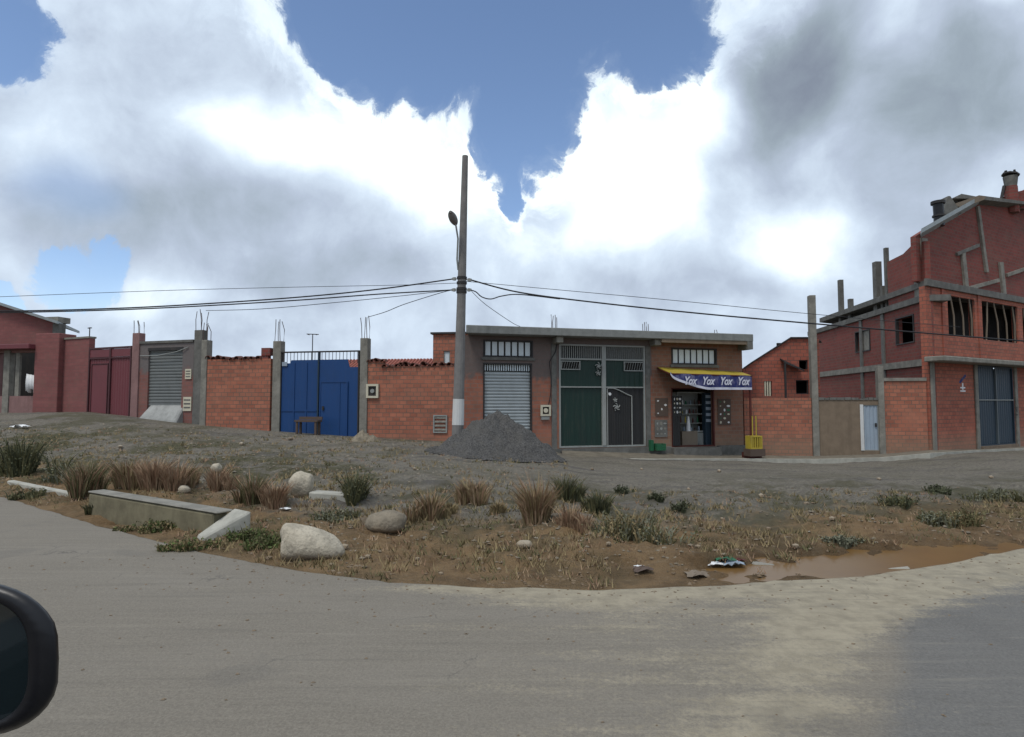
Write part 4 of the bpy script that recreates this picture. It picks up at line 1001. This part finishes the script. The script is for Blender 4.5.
# rear part of the top storey on the side wall
q = [FS.uz(*p) for p in ((887, 262), (903, 254), (912, 245), (930, 238))]
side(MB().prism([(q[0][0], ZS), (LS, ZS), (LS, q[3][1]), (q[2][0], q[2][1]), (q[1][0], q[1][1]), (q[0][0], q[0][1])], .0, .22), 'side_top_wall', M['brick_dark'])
side(MB().box(LS - .75, LS - .3, -.05, -.003, ZS, FS.uz(920, 242)[1]), 'column', M['concrete'])
# starter columns on the slab
for (x0, x1, yt, nm) in ((839, 843, 280, 'leftmost and tallest thin starter column over the side slab'), (848.5, 852.5, 299, 'short starter column over the side slab'),
                         (875, 881, 262, 'thick starter column over the side slab'), (881.5, 885, 286, 'short stub beside the thick starter column'), (886, 889.5, 248, 'thin starter column against the rear top wall')):
    uu, _ = FS.uz((x0 + x1) / 2, 300, .3); pw_ = FS.world(uu, .3, 0); w = (x1 - x0) / 600 * pw_.y / 2; zt_ = at((x0 + x1) / 2, yt, pw_.y).z
    lc = (Matrix.Translation(FF.a) @ Matrix.Rotation(FF.rz, 4, 'Z')).inverted() @ pw_
    c = MB().box(-w, w, -w, w, ZS, zt_).build('starter_column', M['concrete_dk'], rb); c.location = (lc.x, lc.y, 0); c.rotation_euler = (0, 0, -FF.rz); c['label'] = nm
# roof clutter
def at_roof(px, py, Y): return at(px, py, Y)
p = at(939, 218, 25.2); t = thing('water_drum', 'small black drum standing on the zinc roof edge', 'drum', p)
MB().tube([(0, 0, -.35), (0, 0, .12), (-.02, 0, .66)], .2, 14).build('drum_body', M['black'], t)
MB().tube([(-.02, 0, .6), (-.02, 0, .72)], .27, 14).tube([(0, 0, .05), (0, 0, .12)], .25, 14).build('rim', M['iron'], t)
p = at(951, 213, 25.6); t = thing('loose_sheet', 'tilted grey sheet propped on the zinc roof beside the drum', 'metal sheet', p)
m = MB().prism([(-.5, -.55), (.45, .0), (.4, .1), (.0, .75), (-.1, .75)], 0, .5); m.build('sheet', M['concrete_dk'], t)
p = at(966, 203, 26); t = thing('roof_ridge_boards', 'weathered boards lying across the highest part of zinc roof', 'boards', p)
MB().prism([(-.7, -.1), (.6, .35), (.9, .28), (.8, .15), (-.1, -.2)], 0, .6).build('board', M['wood'], t); MB().prism([(-.5, .25), (-.1, .45), (.7, .3), (.7, .22)], .1, .9).build('board', M['concrete_dk'], t)
p = at(1017, 205, 28.3); t = thing('chimney', 'dark pot-topped brick chimney at the top right corner', 'chimney', p)
MB().tube([(0, .3, -.3), (0, .3, 1.0)], .3, 10, .26).build('stack', M['brick_dark'], t)
MB().tube([(0, .3, 1.0), (0, .3, 1.25), (0, .3, 1.5)], .24, 10, .3).build('pot', M['concrete_dk'], t); MB().tube([(0, .3, 1.55), (.02, .3, 1.62)], .36, 8).tube([(-.5, .3, .35), (-.32, .3, 1.05)], .07, 6).tube([(.25, .3, 1.62), (.2, .3, 1.85)], .05, 5).tube([(-.2, .3, 1.62), (-.22, .3, 1.8)], .06, 5).build('cap', M['iron'], t)
p = at(1008, 205, 28.2); t = thing('gable_parapet', 'dark red brick parapet slope below the chimney', 'parapet', p)
MB().prism([(-.9, 0), (2.5, 0), (2.5, 1.5), (1.2, .9), (.6, .75)], .5, .8).build('brickwork', M['brick_dark'], t)

# ---------------------------------------------------------------- utility pole and cables
PD = 20.0
pb = at(457, 440, PD); ptop = at(465.2, 156, PD)
up = thing('utility_pole', 'tall leaning grey concrete utility pole with white painted foot', 'pole', (pb.x, pb.y, 0))
top = Vector((ptop.x - pb.x, 0, ptop.z)); base = Vector((0, 0, -.3))
def onpole(py): z = at(460, py, PD).z; t = (z - base.z) / (top.z - base.z); return base.lerp(top, t), t
def prad(t): return .205 + (.10 - .205) * t
m = MB().tube([base.lerp(top, i / 12) for i in range(13)], .205, 14, .10); m.build('shaft', M['pole'], up, smooth=False)
a, ta = onpole(425); b, tb = onpole(399)
MB().tube([a, b], prad(ta) + .006, 14, prad(tb) + .006).build('painted_band', M['whitewash'], up)
m = MB()
for py in (278, 283, 289, 292): c, t = onpole(py); m.tube([c - Vector((0, 0, .04)), c + Vector((0, 0, .04))], prad(t) + .03, 12)
m.build('clamps', M['iron'], up)
def insul(py, side_):
    c, t = onpole(py); x = c.x + side_ * (prad(t) + .1)
    MB().tube([(c.x, -.02, c.z), (x + side_ * .06, -.02, c.z)], .02).tube([(x, -.02, c.z - .05), (x, -.02, c.z + .05)], .05, 8).tube([(x + side_ * .05, -.02, c.z - .04), (x + side_ * .05, -.02, c.z + .04)], .04, 8).build('insulator', M['trim'], up)
    return Vector((pb.x + x + side_ * .05, pb.y - .02, c.z))
iL1, iL2 = insul(279, -1), insul(290, -1); iR1, iR2 = insul(280, 1), insul(290, 1)
# lamp
c, t = onpole(263); c2, _ = onpole(256)
lp = thing('street_lamp', 'grey street lamp head on a short curved arm near the pole top', 'street lamp', (pb.x, pb.y, 0))
h = at(454.3, 223, PD) - Vector((pb.x, pb.y, 0))
MB().tube([(c.x - prad(t), -.05, c.z - .25), (c.x - prad(t) - .03, -.12, c.z + .1), (h.x + .15, -.25, h.z - .6), (h.x + .09, -.35, h.z - .2), (h.x + .03, -.45, h.z - .05)], .03, 8).build('arm', M['trim'], lp)
m = MB(); rings = []
for i in range(9):
    s_ = i / 8; rr = .145 * math.sin(math.pi * min(.97, .1 + s_ * .85)) ** .6; cc = Vector((h.x + .06 - .12 * s_, -.3 - .4 * s_, h.z - .13 + .30 * s_)); k = len(m.v); rings.append(k)
    for j in range(12): a = 2 * math.pi * j / 12; m.v.append((cc.x + rr * math.cos(a), cc.y + rr * .35 * math.sin(a), cc.z + rr * .8 * math.sin(a)))
for a, b in zip(rings, rings[1:]):
    for j in range(12): m.f.append((a + j, a + (j + 1) % 12, b + (j + 1) % 12, b + j))
m.f += [tuple(range(rings[0], rings[0] + 12)), tuple(reversed(range(rings[-1], rings[-1] + 12)))]
m.build('lamp_head', M['pole'], lp, smooth=True)
def cable(pts, r, lb, nm='power_cable', grp='overhead cables from the pole'):
    # pts: 3D points, smoothed
    P = [Vector(p) for p in pts]; out = []
    for i in range(len(P) - 1):
        p0 = P[max(0, i - 1)]; p1 = P[i]; p2 = P[i + 1]; p3 = P[min(len(P) - 1, i + 2)]
        for k in range(8):
            t = k / 8; out.append(.5 * ((2 * p1) + (p2 - p0) * t + (2 * p0 - 5 * p1 + 4 * p2 - p3) * t * t + (3 * p1 - p0 - 3 * p2 + p3) * t ** 3))
    out.append(P[-1]); o = MB().tube(out, r, 5).build(nm, M['wire']); tag(o, lb, 'cable', grp)
def W_(px, py, Y=PD): return at(px, py, Y)
cable([iL1, W_(380, 289), W_(300, 297), W_(200, 304), W_(110, 308.5), W_(0, 311), W_(-160, 310)], .024, 'upper thick cable running left from the pole')
cable([iL2, W_(380, 294), W_(300, 300), W_(200, 306), W_(110, 310), W_(0, 312.5), W_(-160, 313)], .022, 'lower thick cable running left from the pole')
cable([W_(458, 283), W_(400, 285), W_(300, 287), W_(180, 290), W_(70, 294), W_(-80, 300)], .009, 'faint thin wire high to the left of the pole')
cable([iL2, W_(440, 293), W_(405, 304), W_(385, 312), W_(368, 317, 22.2)], .012, 'service wire from the pole to the rebar by the blue gate')
cable([iL2, W_(400, 296), W_(330, 303), W_(260, 309), W_(206, 310.5, 23.6)], .011, 'service wire from the pole to the rebar by the old shutter')
cable([iR2, W_(476, 292), W_(482, 297), W_(491, 299), W_(502, 296), W_(520, 294.5), W_(560, 299)], .02, 'looping spliced cable just right of the pole')
cable([iR1, W_(520, 292.5), W_(600, 303), W_(700, 313.5), W_(800, 322.5), W_(900, 331), W_(1024, 341), W_(1180, 352)], .026, 'thick black cable running right past the shop roof')
cable([W_(462, 281), W_(560, 290), W_(680, 301), W_(780, 311), W_(900, 322, 22), W_(960, 327, 23.5)], .010, 'thin upper wire running right above the thick cable')
cable([iR2, W_(485, 304), W_(511, 322, 21.3), W_(520, 326.5, 21.9)], .010, 'service wire dropping from the pole to the shop roof')

# ---------------------------------------------------------------- gravel pile
def heap(name, label, cat, px0, px1, ptop_, pybase, Y, mat, rough=1.0, seed=0):
    c = at((px0 + px1) / 2, pybase, Y); r = (at(px1, pybase, Y).x - at(px0, pybase, Y).x) / 2; h = at(ptop_[0], ptop_[1], Y).z - hgt(c.x, c.y, False)
    ox = at(ptop_[0], ptop_[1], Y).x - c.x
    n, mr = 110, 34; m = MB()
    for j in range(mr + 1):
        for i in range(n):
            a = 2 * math.pi * i / n; t = j / mr
            rr = r * t * (1 + .22 * noise.noise(Vector((math.cos(a) * 1.3, math.sin(a) * 1.3, seed))))
            x, y = rr * math.cos(a) + ox * (1 - t), rr * math.sin(a) * .85
            z = h * (1 - t) ** (1.02) * (1 + .05 * noise.noise(Vector((x * 1.5, y * 1.5, seed)))) + h * .18 * (1 - t) * t
            if t < .08: z -= h * .03 * (1 - t / .08)
            z += rough * (.05 * noise.noise(Vector((x * 4, y * 4, seed))) + .035 * noise.noise(Vector((x * 12, y * 12, seed)))) * min(1, (1 - t) * 6)
            z += hgt(c.x + x, c.y + y, False) - (.06 if j == mr else 0) + .02
            m.v.append((x, y, z))
    for j in range(mr):
        for i in range(n): m.f.append((j * n + i, j * n + (i + 1) % n, (j + 1) * n + (i + 1) % n, (j + 1) * n + i))
    o = m.build(name, mat, smooth=True); o.location = (c.x, c.y, 0); tag(o, label, cat); return o, c, r, h
s = MT('grey_gravel', .95); n1 = s.noise(2.5, 6, .65); n2 = s.noise(22, 6, .75); n3 = s.noise(3, 4, .6, stretch=(2, 2, .6))
c = s.mix(s.step(n2, .3, .7), (.036, .035, .034), (.145, .138, .13)); c = s.mix(s.math('MULTIPLY', s.step(n1, .45, .65), .4), c, (.12, .11, .095)); s.color(c); s.bump(n2, 1.0, .05)
pile, pc, pr_, ph = heap('gravel_pile', 'large cone of dark grey gravel heaped in front of the bright shutter', 'gravel pile', 434, 558, (498, 411), 458.5, 18.6, s.m, 2.4, 4)
heap('rubble_heap', 'small heap of dirt and rubble at the foot of blue gate post', 'rubble', 350, 378, (363, 431), 441, 21.0, m_rock('rubble', (.26, .22, .16)), 1.6, 9)

# ---------------------------------------------------------------- verge: boulders, culvert, kerbstones
def rock(px, py, w, h, dd, label, mat='rock', seed=0, name='boulder', cat='boulder', grp=None, sub=3, skew=None, sink=.15):
    import bmesh
    p = surf(px, py); bm = bmesh.new(); bmesh.ops.create_icosphere(bm, subdivisions=sub, radius=1)
    for v in bm.verts:
        c = v.co.copy(); k = 1 + .22 * noise.noise(c * 1.1 + Vector((seed, 0, 0))) + .10 * noise.noise(c * 2.7 + Vector((0, seed, 0))) + .03 * noise.noise(c * 8)
        c = Vector([math.copysign(abs(q) ** .85, q) for q in c]) * k
        v.co = Vector((c.x * w / 2, c.y * dd / 2, (c.z * .5 + .5 - sink) * h))
        if skew: v.co.z *= max(.15, 1 + skew * c.x * 1.8)
    me = bpy.data.meshes.new(name); bm.to_mesh(me); bm.free(); me.materials.append(M[mat])
    if sub > 2:
        for q in me.polygons: q.use_smooth = True
    o = bpy.data.objects.new(name, me); COL.objects.link(o); o.location = p; o.rotation_euler = (0, 0, random.uniform(-.1, .1) if grp is None else random.uniform(0, 6)); tag(o, label, cat, grp); return o
rock(313, 556, .74, .37, .5, 'largest pale smooth boulder with sloping top at the road edge', seed=3, skew=-.28)
rock(387, 531, .52, .32, .5, 'rounded grey boulder half buried right of the big pale one', 'rock_grey', 11)
rock(301, 495, .46, .50, .4, 'squarish pale stone upright in the reddish grass', seed=21, skew=.1)
rock(216, 472, .22, .22, .2, 'small pale stone left among the reddish grass', seed=5)
rock(184, 493, .20, .16, .16, 'small white stone beside the concrete culvert wall', seed=6)
rock(524, 547, .18, .09, .14, 'small rounded tan stone in the brown dirt', 'rock', 8)
# concrete culvert headwall
c0 = onz(88, 512, .0); c1 = onz(212, 537, .0)
fc_ = Vector((c1.x - c0.x, c1.y - c0.y, 0)); rz = math.atan2(fc_.y, fc_.x)
cv = thing('culvert_headwall', 'low tan concrete culvert wall with a sloping end slab by the road', 'culvert', (c0.x, c0.y, 0), rz); Lc = fc_.length
MB().hexa([(0, 0, -.3), (Lc, 0, -.3), (Lc, .22, -.3), (0, .22, -.3), (0, 0, .30), (Lc, .0, .30), (Lc, .22, .31), (0, .22, .32)]).build('wall', m_concrete('tan_concrete', (.20, .175, .11), .5), cv, bevel=.02)
MB().box(-.02, Lc + .1, -.01, .24, .312, .34).build('coping', M['concrete'], cv, bevel=.015)
MB().hexa([(Lc - .02, -.2, -.15), (Lc + .2, -.26, -.15), (Lc + .46, .26, -.1), (Lc + .103, .26, -.1), (Lc - .02, -.2, .06), (Lc + .18, -.26, .05), (Lc + .46, .26, .35), (Lc + .103, .26, .36)]).build('end_slab', M['concrete_lt'], cv, bevel=.02)
def kerbstone(a, b, w, h, label, z=.0, mat='concrete_lt', name='kerbstone', lift=.0):
    p, q = surf(*a), surf(*b); dv = Vector((q.x - p.x, q.y - p.y, 0)); Lk = dv.length
    o = thing(name, label, 'kerbstone', (p.x, p.y, p.z + lift), math.atan2(dv.y, dv.x), 'displaced kerbstones'); dzz = q.z - p.z
    MB().hexa([(0, 0, -.2), (Lk, 0, -.2 + dzz), (Lk, w, -.2 + dzz), (0, w, -.2), (0, .01, h), (Lk, .01, h + dzz), (Lk, w * .8, h + dzz), (0, w * .9, h)]).build('stone', M[mat], o, bevel=.02); return o
kerbstone((6, 484), (84, 500), .16, .07, 'long whitish kerbstone at the far left road edge')
kerbstone((114, 508), (146, 515), .14, .07, 'short whitish kerbstone in front of the culvert wall')
kerbstone((308, 499), (350, 502), .35, .08, 'flat pale concrete slab lying beside the squarish stone', lift=.04)
kerbstone((752, 567), (790, 573), .12, .05, 'thin pale stone strip at left end of puddle', mat='concrete')
kerbstone((858, 576), (912, 570), .08, .03, 'long pale broken kerb edge along the puddle', mat='concrete_lt')

# ---------------------------------------------------------------- plants
def tuft(px, py, wpx, hpx, label, mats=('straw_red',), n=260, name='grass_tuft', grp='dry grass tufts on the verge', spread=.35, cat='grass tuft', leaf=False):
    p = surf(px, py); Y = p.y; w = wpx / F_PX * Y; h = hpx / F_PX * Y
    r = thing(name, label, cat, p, 0, grp) if len(mats) > 1 else None
    for mi, mt in enumerate(mats):
        m = MB()
        if mi == 0:
            lobes = [(random.gauss(0, .20) * w, random.gauss(0, .16) * w, random.uniform(.55, 1.12)) for _ in range(9 if leaf else 5)]
        for i in range(n // len(mats)):
            lx_, ly_, lh_ = random.choice(lobes)
            a = random.uniform(0, 6.283); d_ = math.sqrt(random.random()) * w * (.15 if leaf else .17); bx, by = lx_ + d_ * math.cos(a), ly_ + d_ * math.sin(a) * .8
            hh = h * lh_ * (.22 + .85 * random.random() ** 1.4) * (1 - .3 * min(1, abs(bx) / (w * .5))); ln = random.uniform(.2, 1) * spread
            tx, ty = bx + math.cos(a) * ln * hh + random.uniform(-.08, .08) * hh, by + math.sin(a) * ln * hh
            wd = random.uniform(.003, .008) * (1 + Y / 14); q = random.uniform(0, 3.14); ex, ey = math.cos(q) * wd, math.sin(q) * wd; k = len(m.v)
            mx_, my = bx + (tx - bx) * .4, by + (ty - by) * .4
            m.v += [(bx - ex, by - ey, -.05), (bx + ex, by + ey, -.05), (mx_ + ex * .8, my + ey * .8, hh * .6), (mx_ - ex * .8, my - ey * .8, hh * .6), (tx, ty, hh)]
            m.f += [(k, k + 1, k + 2, k + 3), (k + 3, k + 2, k + 4)]
            if leaf:
                for _ in range(3):
                    t = random.uniform(.15, 1); lx, ly, lz = bx + (tx - bx) * t, by + (ty - by) * t, hh * t; k = len(m.v); s_ = random.uniform(.006, .016) * (1 + Y / 14)
                    v1 = Vector((random.uniform(-1, 1), random.uniform(-1, 1), random.uniform(-.6, 1))).normalized() * s_; v2 = v1.cross(Vector((random.uniform(-1, 1), random.uniform(-1, 1), random.uniform(-1, 1)))).normalized() * s_ * .6
                    c = Vector((lx, ly, lz)); m.v += [tuple(c), tuple(c + v1 + v2), tuple(c + v1 * 2), tuple(c + v1 - v2)]; m.f.append((k, k + 1, k + 2, k + 3))
        o = m.build('blades' if r else name, M[mt], r)
        if not r: o.location = p; tag(o, label, cat, grp)
TUFTS = [  # px, base y, width, height, label, mats, n, leaf
 (92, 492, 40, 38, 'rusty red grass tuft behind the left end of the culvert wall', ('straw_red', 'olive'), 420, 0),
 (128, 488, 44, 34, 'pale straw tuft between rusty tufts above the culvert wall', ('straw', 'straw_red'), 380, 0),
 (158, 488, 46, 40, 'tallest rusty red tuft above the middle of the culvert wall', ('straw_red',), 480, 0),
 (188, 486, 34, 26, 'small straw tuft by the white stone at the culvert', ('straw', 'straw_red'), 260, 0),
 (222, 488, 36, 26, 'low rusty tuft right of the culvert slab', ('straw_red',), 260, 0),
 (252, 503, 34, 36, 'narrow rusty tuft left of the squarish pale stone', ('straw_red', 'olive'), 380, 0),
 (276, 507, 36, 28, 'dense dark rusty tuft against the squarish pale stone', ('straw_red',), 420, 0),
 (355, 501, 30, 34, 'dark green bush right of the flat pale slab', ('darkgreen', 'olive'), 380, 1),
 (425, 520, 32, 34, 'pinkish straw tuft right of the grey boulder', ('straw_red', 'straw'), 360, 0),
 (468, 504, 46, 32, 'wide orange-brown tuft in the middle of verge', ('straw_red', 'straw'), 420, 0),
 (536, 522, 56, 46, 'largest brown tuft in the middle of verge', ('straw_red', 'straw'), 640, 0),
 (569, 500, 28, 30, 'upright green tuft behind the largest brown tuft', ('olive', 'darkgreen'), 340, 0),
 (597, 512, 34, 26, 'round dark green tuft right of the upright green one', ('darkgreen', 'olive'), 340, 0),
 (572, 528, 30, 24, 'short dull brown tuft below the upright green tuft', ('straw_red',), 220, 0),
 (20, 474, 60, 46, 'big dark green bush at far left beside the road', ('darkgreen', 'olive'), 620, 1),
 (28, 498, 34, 14, 'low dark scrub under the big bush at far left', ('darkgreen', 'olive'), 160, 1),
 (640, 541, 96, 32, 'wide low grey-green leafy shrub right of centre', ('greygreen', 'straw', 'olive'), 620, 1),
 (250, 540, 56, 16, 'low fresh green weed patch left of the largest boulder', ('fresh', 'olive'), 280, 1),
 (100, 512, 24, 20, 'dark tuft at the left end of the culvert wall', ('olive', 'darkgreen'), 220, 0),
 (901, 506, 36, 18, 'dark flattened scrub clump on the gravel at right', ('darkgreen', 'olive'), 150, 1),
 (936, 492, 26, 9, 'small dark scrub behind the flattened clump at right', ('darkgreen',), 140, 1),
 (930, 522, 44, 14, 'low olive scrub above the right end of puddle', ('olive', 'greygreen'), 240, 1),
 (968, 524, 50, 18, 'straw coloured scrub at right above the puddle', ('straw', 'olive'), 280, 1),
 (1004, 500, 60, 15, 'olive scrub patch at the right edge of the verge', ('olive', 'greygreen'), 320, 1),
 (682, 509, 18, 9, 'tiny dark weed right of the wide grey-green shrub', ('darkgreen',), 90, 1),
 (655, 499, 16, 8, 'tiny dark weed behind the wide grey-green shrub', ('darkgreen',), 90, 1),
 (620, 492, 20, 9, 'flat dark weed behind the round green tuft', ('darkgreen',), 90, 1),
 (445, 512, 30, 12, 'short straw fringe between two brown tufts', ('straw',), 150, 0),
 (335, 520, 66, 13, 'low grey-green weed behind the largest boulder', ('greygreen', 'olive'), 260, 1),
 (845, 543, 30, 9, 'grey-green weed on the far bank of puddle', ('greygreen',), 160, 1),
 (60, 482, 34, 22, 'grey scrub between the big bush and rusty tufts', ('greygreen', 'olive'), 220, 1),
 (150, 531, 60, 12, 'low green weed strip below the culvert wall', ('fresh', 'olive', 'straw'), 420, 1),
 (190, 549, 56, 12, 'low weed strip at the road edge below the end slab', ('fresh', 'straw'), 360, 1),
 (262, 548, 40, 14, 'fresh green weed just left of the largest boulder', ('fresh', 'olive'), 300, 1),
 (500, 512, 22, 16, 'faded straw tuft left of the largest brown tuft', ('straw',), 140, 0),
]
for a, b, w, h, lb, ms, n, lf_ in TUFTS:
    green = ms[0] in ('darkgreen', 'olive', 'greygreen', 'fresh')
    tuft(a, b, w, h, lb, ms, int(n * (1.2 if lf_ else 2.4)), 'shrub' if lf_ else 'grass_tuft', 'green scrub on the verge' if green else 'dry grass tufts on the verge', .8 if lf_ else .75, 'shrub' if lf_ else 'grass tuft', bool(lf_))
# low grass, stones: uncountable
def scatter_ok(x, y):
    ye = lerp_tab(ETAB, x); yw = lerp_tab(YW, x)
    if y < ye + .06 or y > yw - .8: return False
    return hgt(x, y) > .005
for mt, nm, cnt, f0 in (('straw', 'dry_grass', 9500, 0), ('olive', 'low_grass', 7000, 1), ('straw_red', 'reddish_grass', 5000, 2)):
    m = MB(); c_ = 0
    while c_ < cnt:
        px = random.uniform(-60, 1090); x = 0; y = 5.6 + 16 * random.random() ** 1.3; x = (px - 512) / 600 * y
        if not scatter_ok(x, y): c_ += 1; continue
        dd = y - lerp_tab(ETAB, x); c_ += 1
        if noise.noise(Vector((x * .8, y * .8, 5 + f0 * 9))) < -.05 or (random.random() > (.25 + weedy(x, y)) * (1 if dd < 5.5 else .38)): continue
        z = hgt(x, y)
        for i in range(random.randint(3, 7)):
            a = random.uniform(0, 6.28); l = random.uniform(.03, .09) * (1.2 if f0 == 0 else .8); wd = .004 * (1 + y / 9); bx, by = x + random.gauss(0, .04), y + random.gauss(0, .04); k = len(m.v)
            m.v += [(bx - wd, by, z - .01), (bx + wd, by, z - .01), (bx + math.cos(a) * l * .8, by + math.sin(a) * l * .8, z + l)]; m.f.append((k, k + 1, k + 2))
    tag(m.build(nm, M[mt]), kind='stuff', label=['short dry grass over the verge', 'short olive weeds over the verge', 'short reddish stubble over the verge'][f0])
def pebbles(n, smin, smax, mat, nm, fn, lb):
    m = MB(); base = [(1, 0, 0), (-1, 0, 0), (0, 1, 0), (0, -1, 0), (0, 0, 1), (0, 0, -1)]; fs = [(0, 2, 4), (2, 1, 4), (1, 3, 4), (3, 0, 4), (2, 0, 5), (1, 2, 5), (3, 1, 5), (0, 3, 5)]
    for _ in range(n):
        r = fn()
        if r is None: continue
        x, y, z = r; sz = random.uniform(smin, smax) * (.6 + y / 16); k = len(m.v); rot = random.uniform(0, 6)
        for b in base:
            j = Vector(b) + Vector((random.uniform(-.4, .4), random.uniform(-.4, .4), random.uniform(-.3, .3))); cx, cy = j.x * math.cos(rot) - j.y * math.sin(rot), j.x * math.sin(rot) + j.y * math.cos(rot)
            m.v.append((x + cx * sz * 1.3, y + cy * sz, z + j.z * sz * .6))
        m.f += [tuple(k + q for q in f) for f in fs]
    tag(m.build(nm, M[mat] if isinstance(mat, str) else mat), kind='stuff', label=lb)
def fverge():
    y = 5.8 + 17 * random.random() ** 1.5; x = (random.uniform(-60, 1090) - 512) / 600 * y
    return (x, y, hgt(x, y)) if scatter_ok(x, y) else None
pebbles(8500, .009, .026, 'rock_grey', 'gravel', fverge, 'grey gravel strewn over the verge'); pebbles(1100, .008, .024, 'rock_sm', 'pale_gravel', fverge, 'pale gravel strewn over the verge')
def froad():
    y = 2.6 + 4.5 * random.random(); x = (random.uniform(0, 1060) - 512) / 600 * y; ye = lerp_tab(ETAB, x)
    if y > ye or random.random() > math.exp(-(ye - y) / .5) + .04: return None
    return x, y, .016
pebbles(2600, .006, .014, 'rock_sm', 'road_grit', froad, 'fine grit along the road edge')
def fpile():
    a = random.uniform(0, 6.28); t = random.random() ** .5 * 1.12; x, y = pc.x + pr_ * t * math.cos(a), pc.y + pr_ * .85 * t * math.sin(a)
    if t < .96: return None
    return x, y, hgt(x, y, False) + .04
pebbles(1600, .02, .05, pile.data.materials[0], 'spilled_gravel', fpile, 'loose gravel spilled round the foot of gravel pile')
# countable stones and litter
st_px = [(270, 560, .07), (344, 549, .09), (478, 560, .05), (532, 560, .05), (608, 565, .04), (760, 497, .1), (400, 515, .06), (720, 520, .06), (700, 548, .06), (655, 560, .05), (498, 570, .04), (440, 575, .05),
         (236, 565, .05), (560, 572, .04), (330, 566, .05), (455, 497, .1), (610, 545, .06), (690, 490, .08), (805, 505, .09), (830, 520, .08), (240, 445, .14), (290, 440, .14), (120, 448, .13), (150, 470, .1),
         (590, 470, .1), (880, 480, .1), (720, 472, .12), (770, 530, .07), (795, 548, .08), (990, 478, .1), (480, 548, .05), (370, 558, .06), (415, 560, .05), (180, 547, .06), (415, 470, .1), (640, 470, .09)]
for i, (a, b, sz) in enumerate(st_px):
    rock(a + random.uniform(-3, 3), b, sz * 1.3, sz * .8, sz, 'small pale stone lying loose on the verge', 'rock' if i % 3 else 'rock_sm', i * 3.3, 'stone', 'stone', 'small loose stones on the verge', 1)
def litter(px, py, sz, mat, lb, seed=0):
    p = surf(px, py); m = MB(); n = 6; random.seed(seed + 40)
    for j in range(n + 1):
        for i in range(n + 1): m.v.append(((i / n - .5) * sz * 1.6 + random.uniform(-.1, .1) * sz, (j / n - .5) * sz + random.uniform(-.1, .1) * sz, .03 + random.uniform(0, .35) * sz * (1 - abs(i / n - .5))))
    for j in range(n):
        for i in range(n): k = j * (n + 1) + i; m.f.append((k, k + 1, k + n + 2, k + n + 1))
    o = m.build('litter', M[mat]); o.location = p; so_ = o.modifiers.new('thickness', 'SOLIDIFY'); so_.thickness = .004; tag(o, lb, 'litter', 'litter on the verge')
litter(724, 562, .14, 'crategreen', 'crumpled green plastic bag on the dirt left of puddle', 1); litter(714, 567, .11, 'white', 'white plastic scrap at left of the green bag', 2)
litter(733, 567, .14, 'blue_lt', 'pale bluish plastic sheet right below the green bag', 3); litter(740, 563, .08, 'redpost', 'tiny red wrapper right of the green bag', 4)
litter(643, 573, .13, 'foil', 'brown crumpled wrapper at the road edge', 5); litter(640, 570, .07, 'white', 'white scrap beside the brown crumpled wrapper', 6)
litter(20, 428, .3, 'white', 'white plastic sheet caught by the dark bush at left', 7); litter(444, 510, .1, 'white', 'white scrap below the pinkish straw tuft', 8)
litter(697, 578, .14, 'wood', 'pale flat board scrap near the road edge', 9); litter(285, 511, .1, 'white', 'white scrap below the squarish pale stone', 10)
random.seed(99)

# ---------------------------------------------------------------- our own vehicle: wing mirror at the lower left
car = thing('parked_vehicle', 'black wing mirror of the vehicle at the bottom left', 'car', (0, 0, 0))
MD = .64
def oval(cx, cy, rx, ry, p, n=40, dx=0.0):
    out = []
    for i in range(n):
        a = 2 * math.pi * i / n; c, s_ = math.cos(a), math.sin(a)
        out.append((cx + rx * math.copysign(abs(c) ** (2 / p), c) + dx * s_, cy + ry * math.copysign(abs(s_) ** (2 / p), s_)))
    return out
def mring(m, outline, Y, sc=1.0):
    cx = sum(p[0] for p in outline) / len(outline); cy = sum(p[1] for p in outline) / len(outline); k = len(m.v)
    for a, b in outline: m.v.append(tuple(at(cx + (a - cx) * sc, cy + (b - cy) * sc, Y)))
    return k
OUT = oval(-52, 659, 111, 80, 3.0, dx=0); INN = oval(-60, 662, 88, 66, 3.0)
OUT = [(a - (8 if b > 690 else 0) * (b - 690) / 40 - (10 * max(0, (625 - b) / 40)), b) for a, b in OUT]
n = len(OUT); m = MB()
r0 = mring(m, INN, MD + .012); r1 = mring(m, INN, MD - .002, 1.02); r2 = mring(m, OUT, MD + .002, .96); r3 = mring(m, OUT, MD + .012, 1.0); r4 = mring(m, OUT, MD + .05, 1.0 / ((MD + .05) / MD) * 1.01); r5 = mring(m, OUT, MD + .09, .70); r6 = mring(m, OUT, MD + .11, .35)
for a, b in ((r0, r1), (r1, r2), (r2, r3), (r3, r4), (r4, r5), (r5, r6)):
    for j in range(n): m.f.append((a + j, b + j, b + (j + 1) % n, a + (j + 1) % n))
m.f.append(tuple(r6 + j for j in range(n)))
mh_ = m.build('wing_mirror', M['black'], car, smooth=True)
m = MB(); k = mring(m, INN, MD + .010, 1.01); m.f.append(tuple(k + j for j in range(n)))
s = MT('mirror_glass', .06); s.color((.010, .016, .018)); s.b.inputs['Specular IOR Level'].default_value = .8
m.build('mirror_glass', s.m, mh_)
p = at(-150, 700, MD)
MB().tube([p, (p.x - .12, p.y - .1, p.z - .06), (p.x - .25, p.y - .25, p.z - .1)], .03, 8).build('mirror_arm', M['black'], mh_)
MB().hexa([(-.95, -.6, .45), (-.75, -.6, .45), (-.75, .42, .45), (-.95, .42, .45), (-.95, -.6, 1.4), (-.8, -.6, 1.4), (-.8, .42, 1.4), (-.95, .42, 1.4)]).build('door', M['black'], car, bevel=.02)
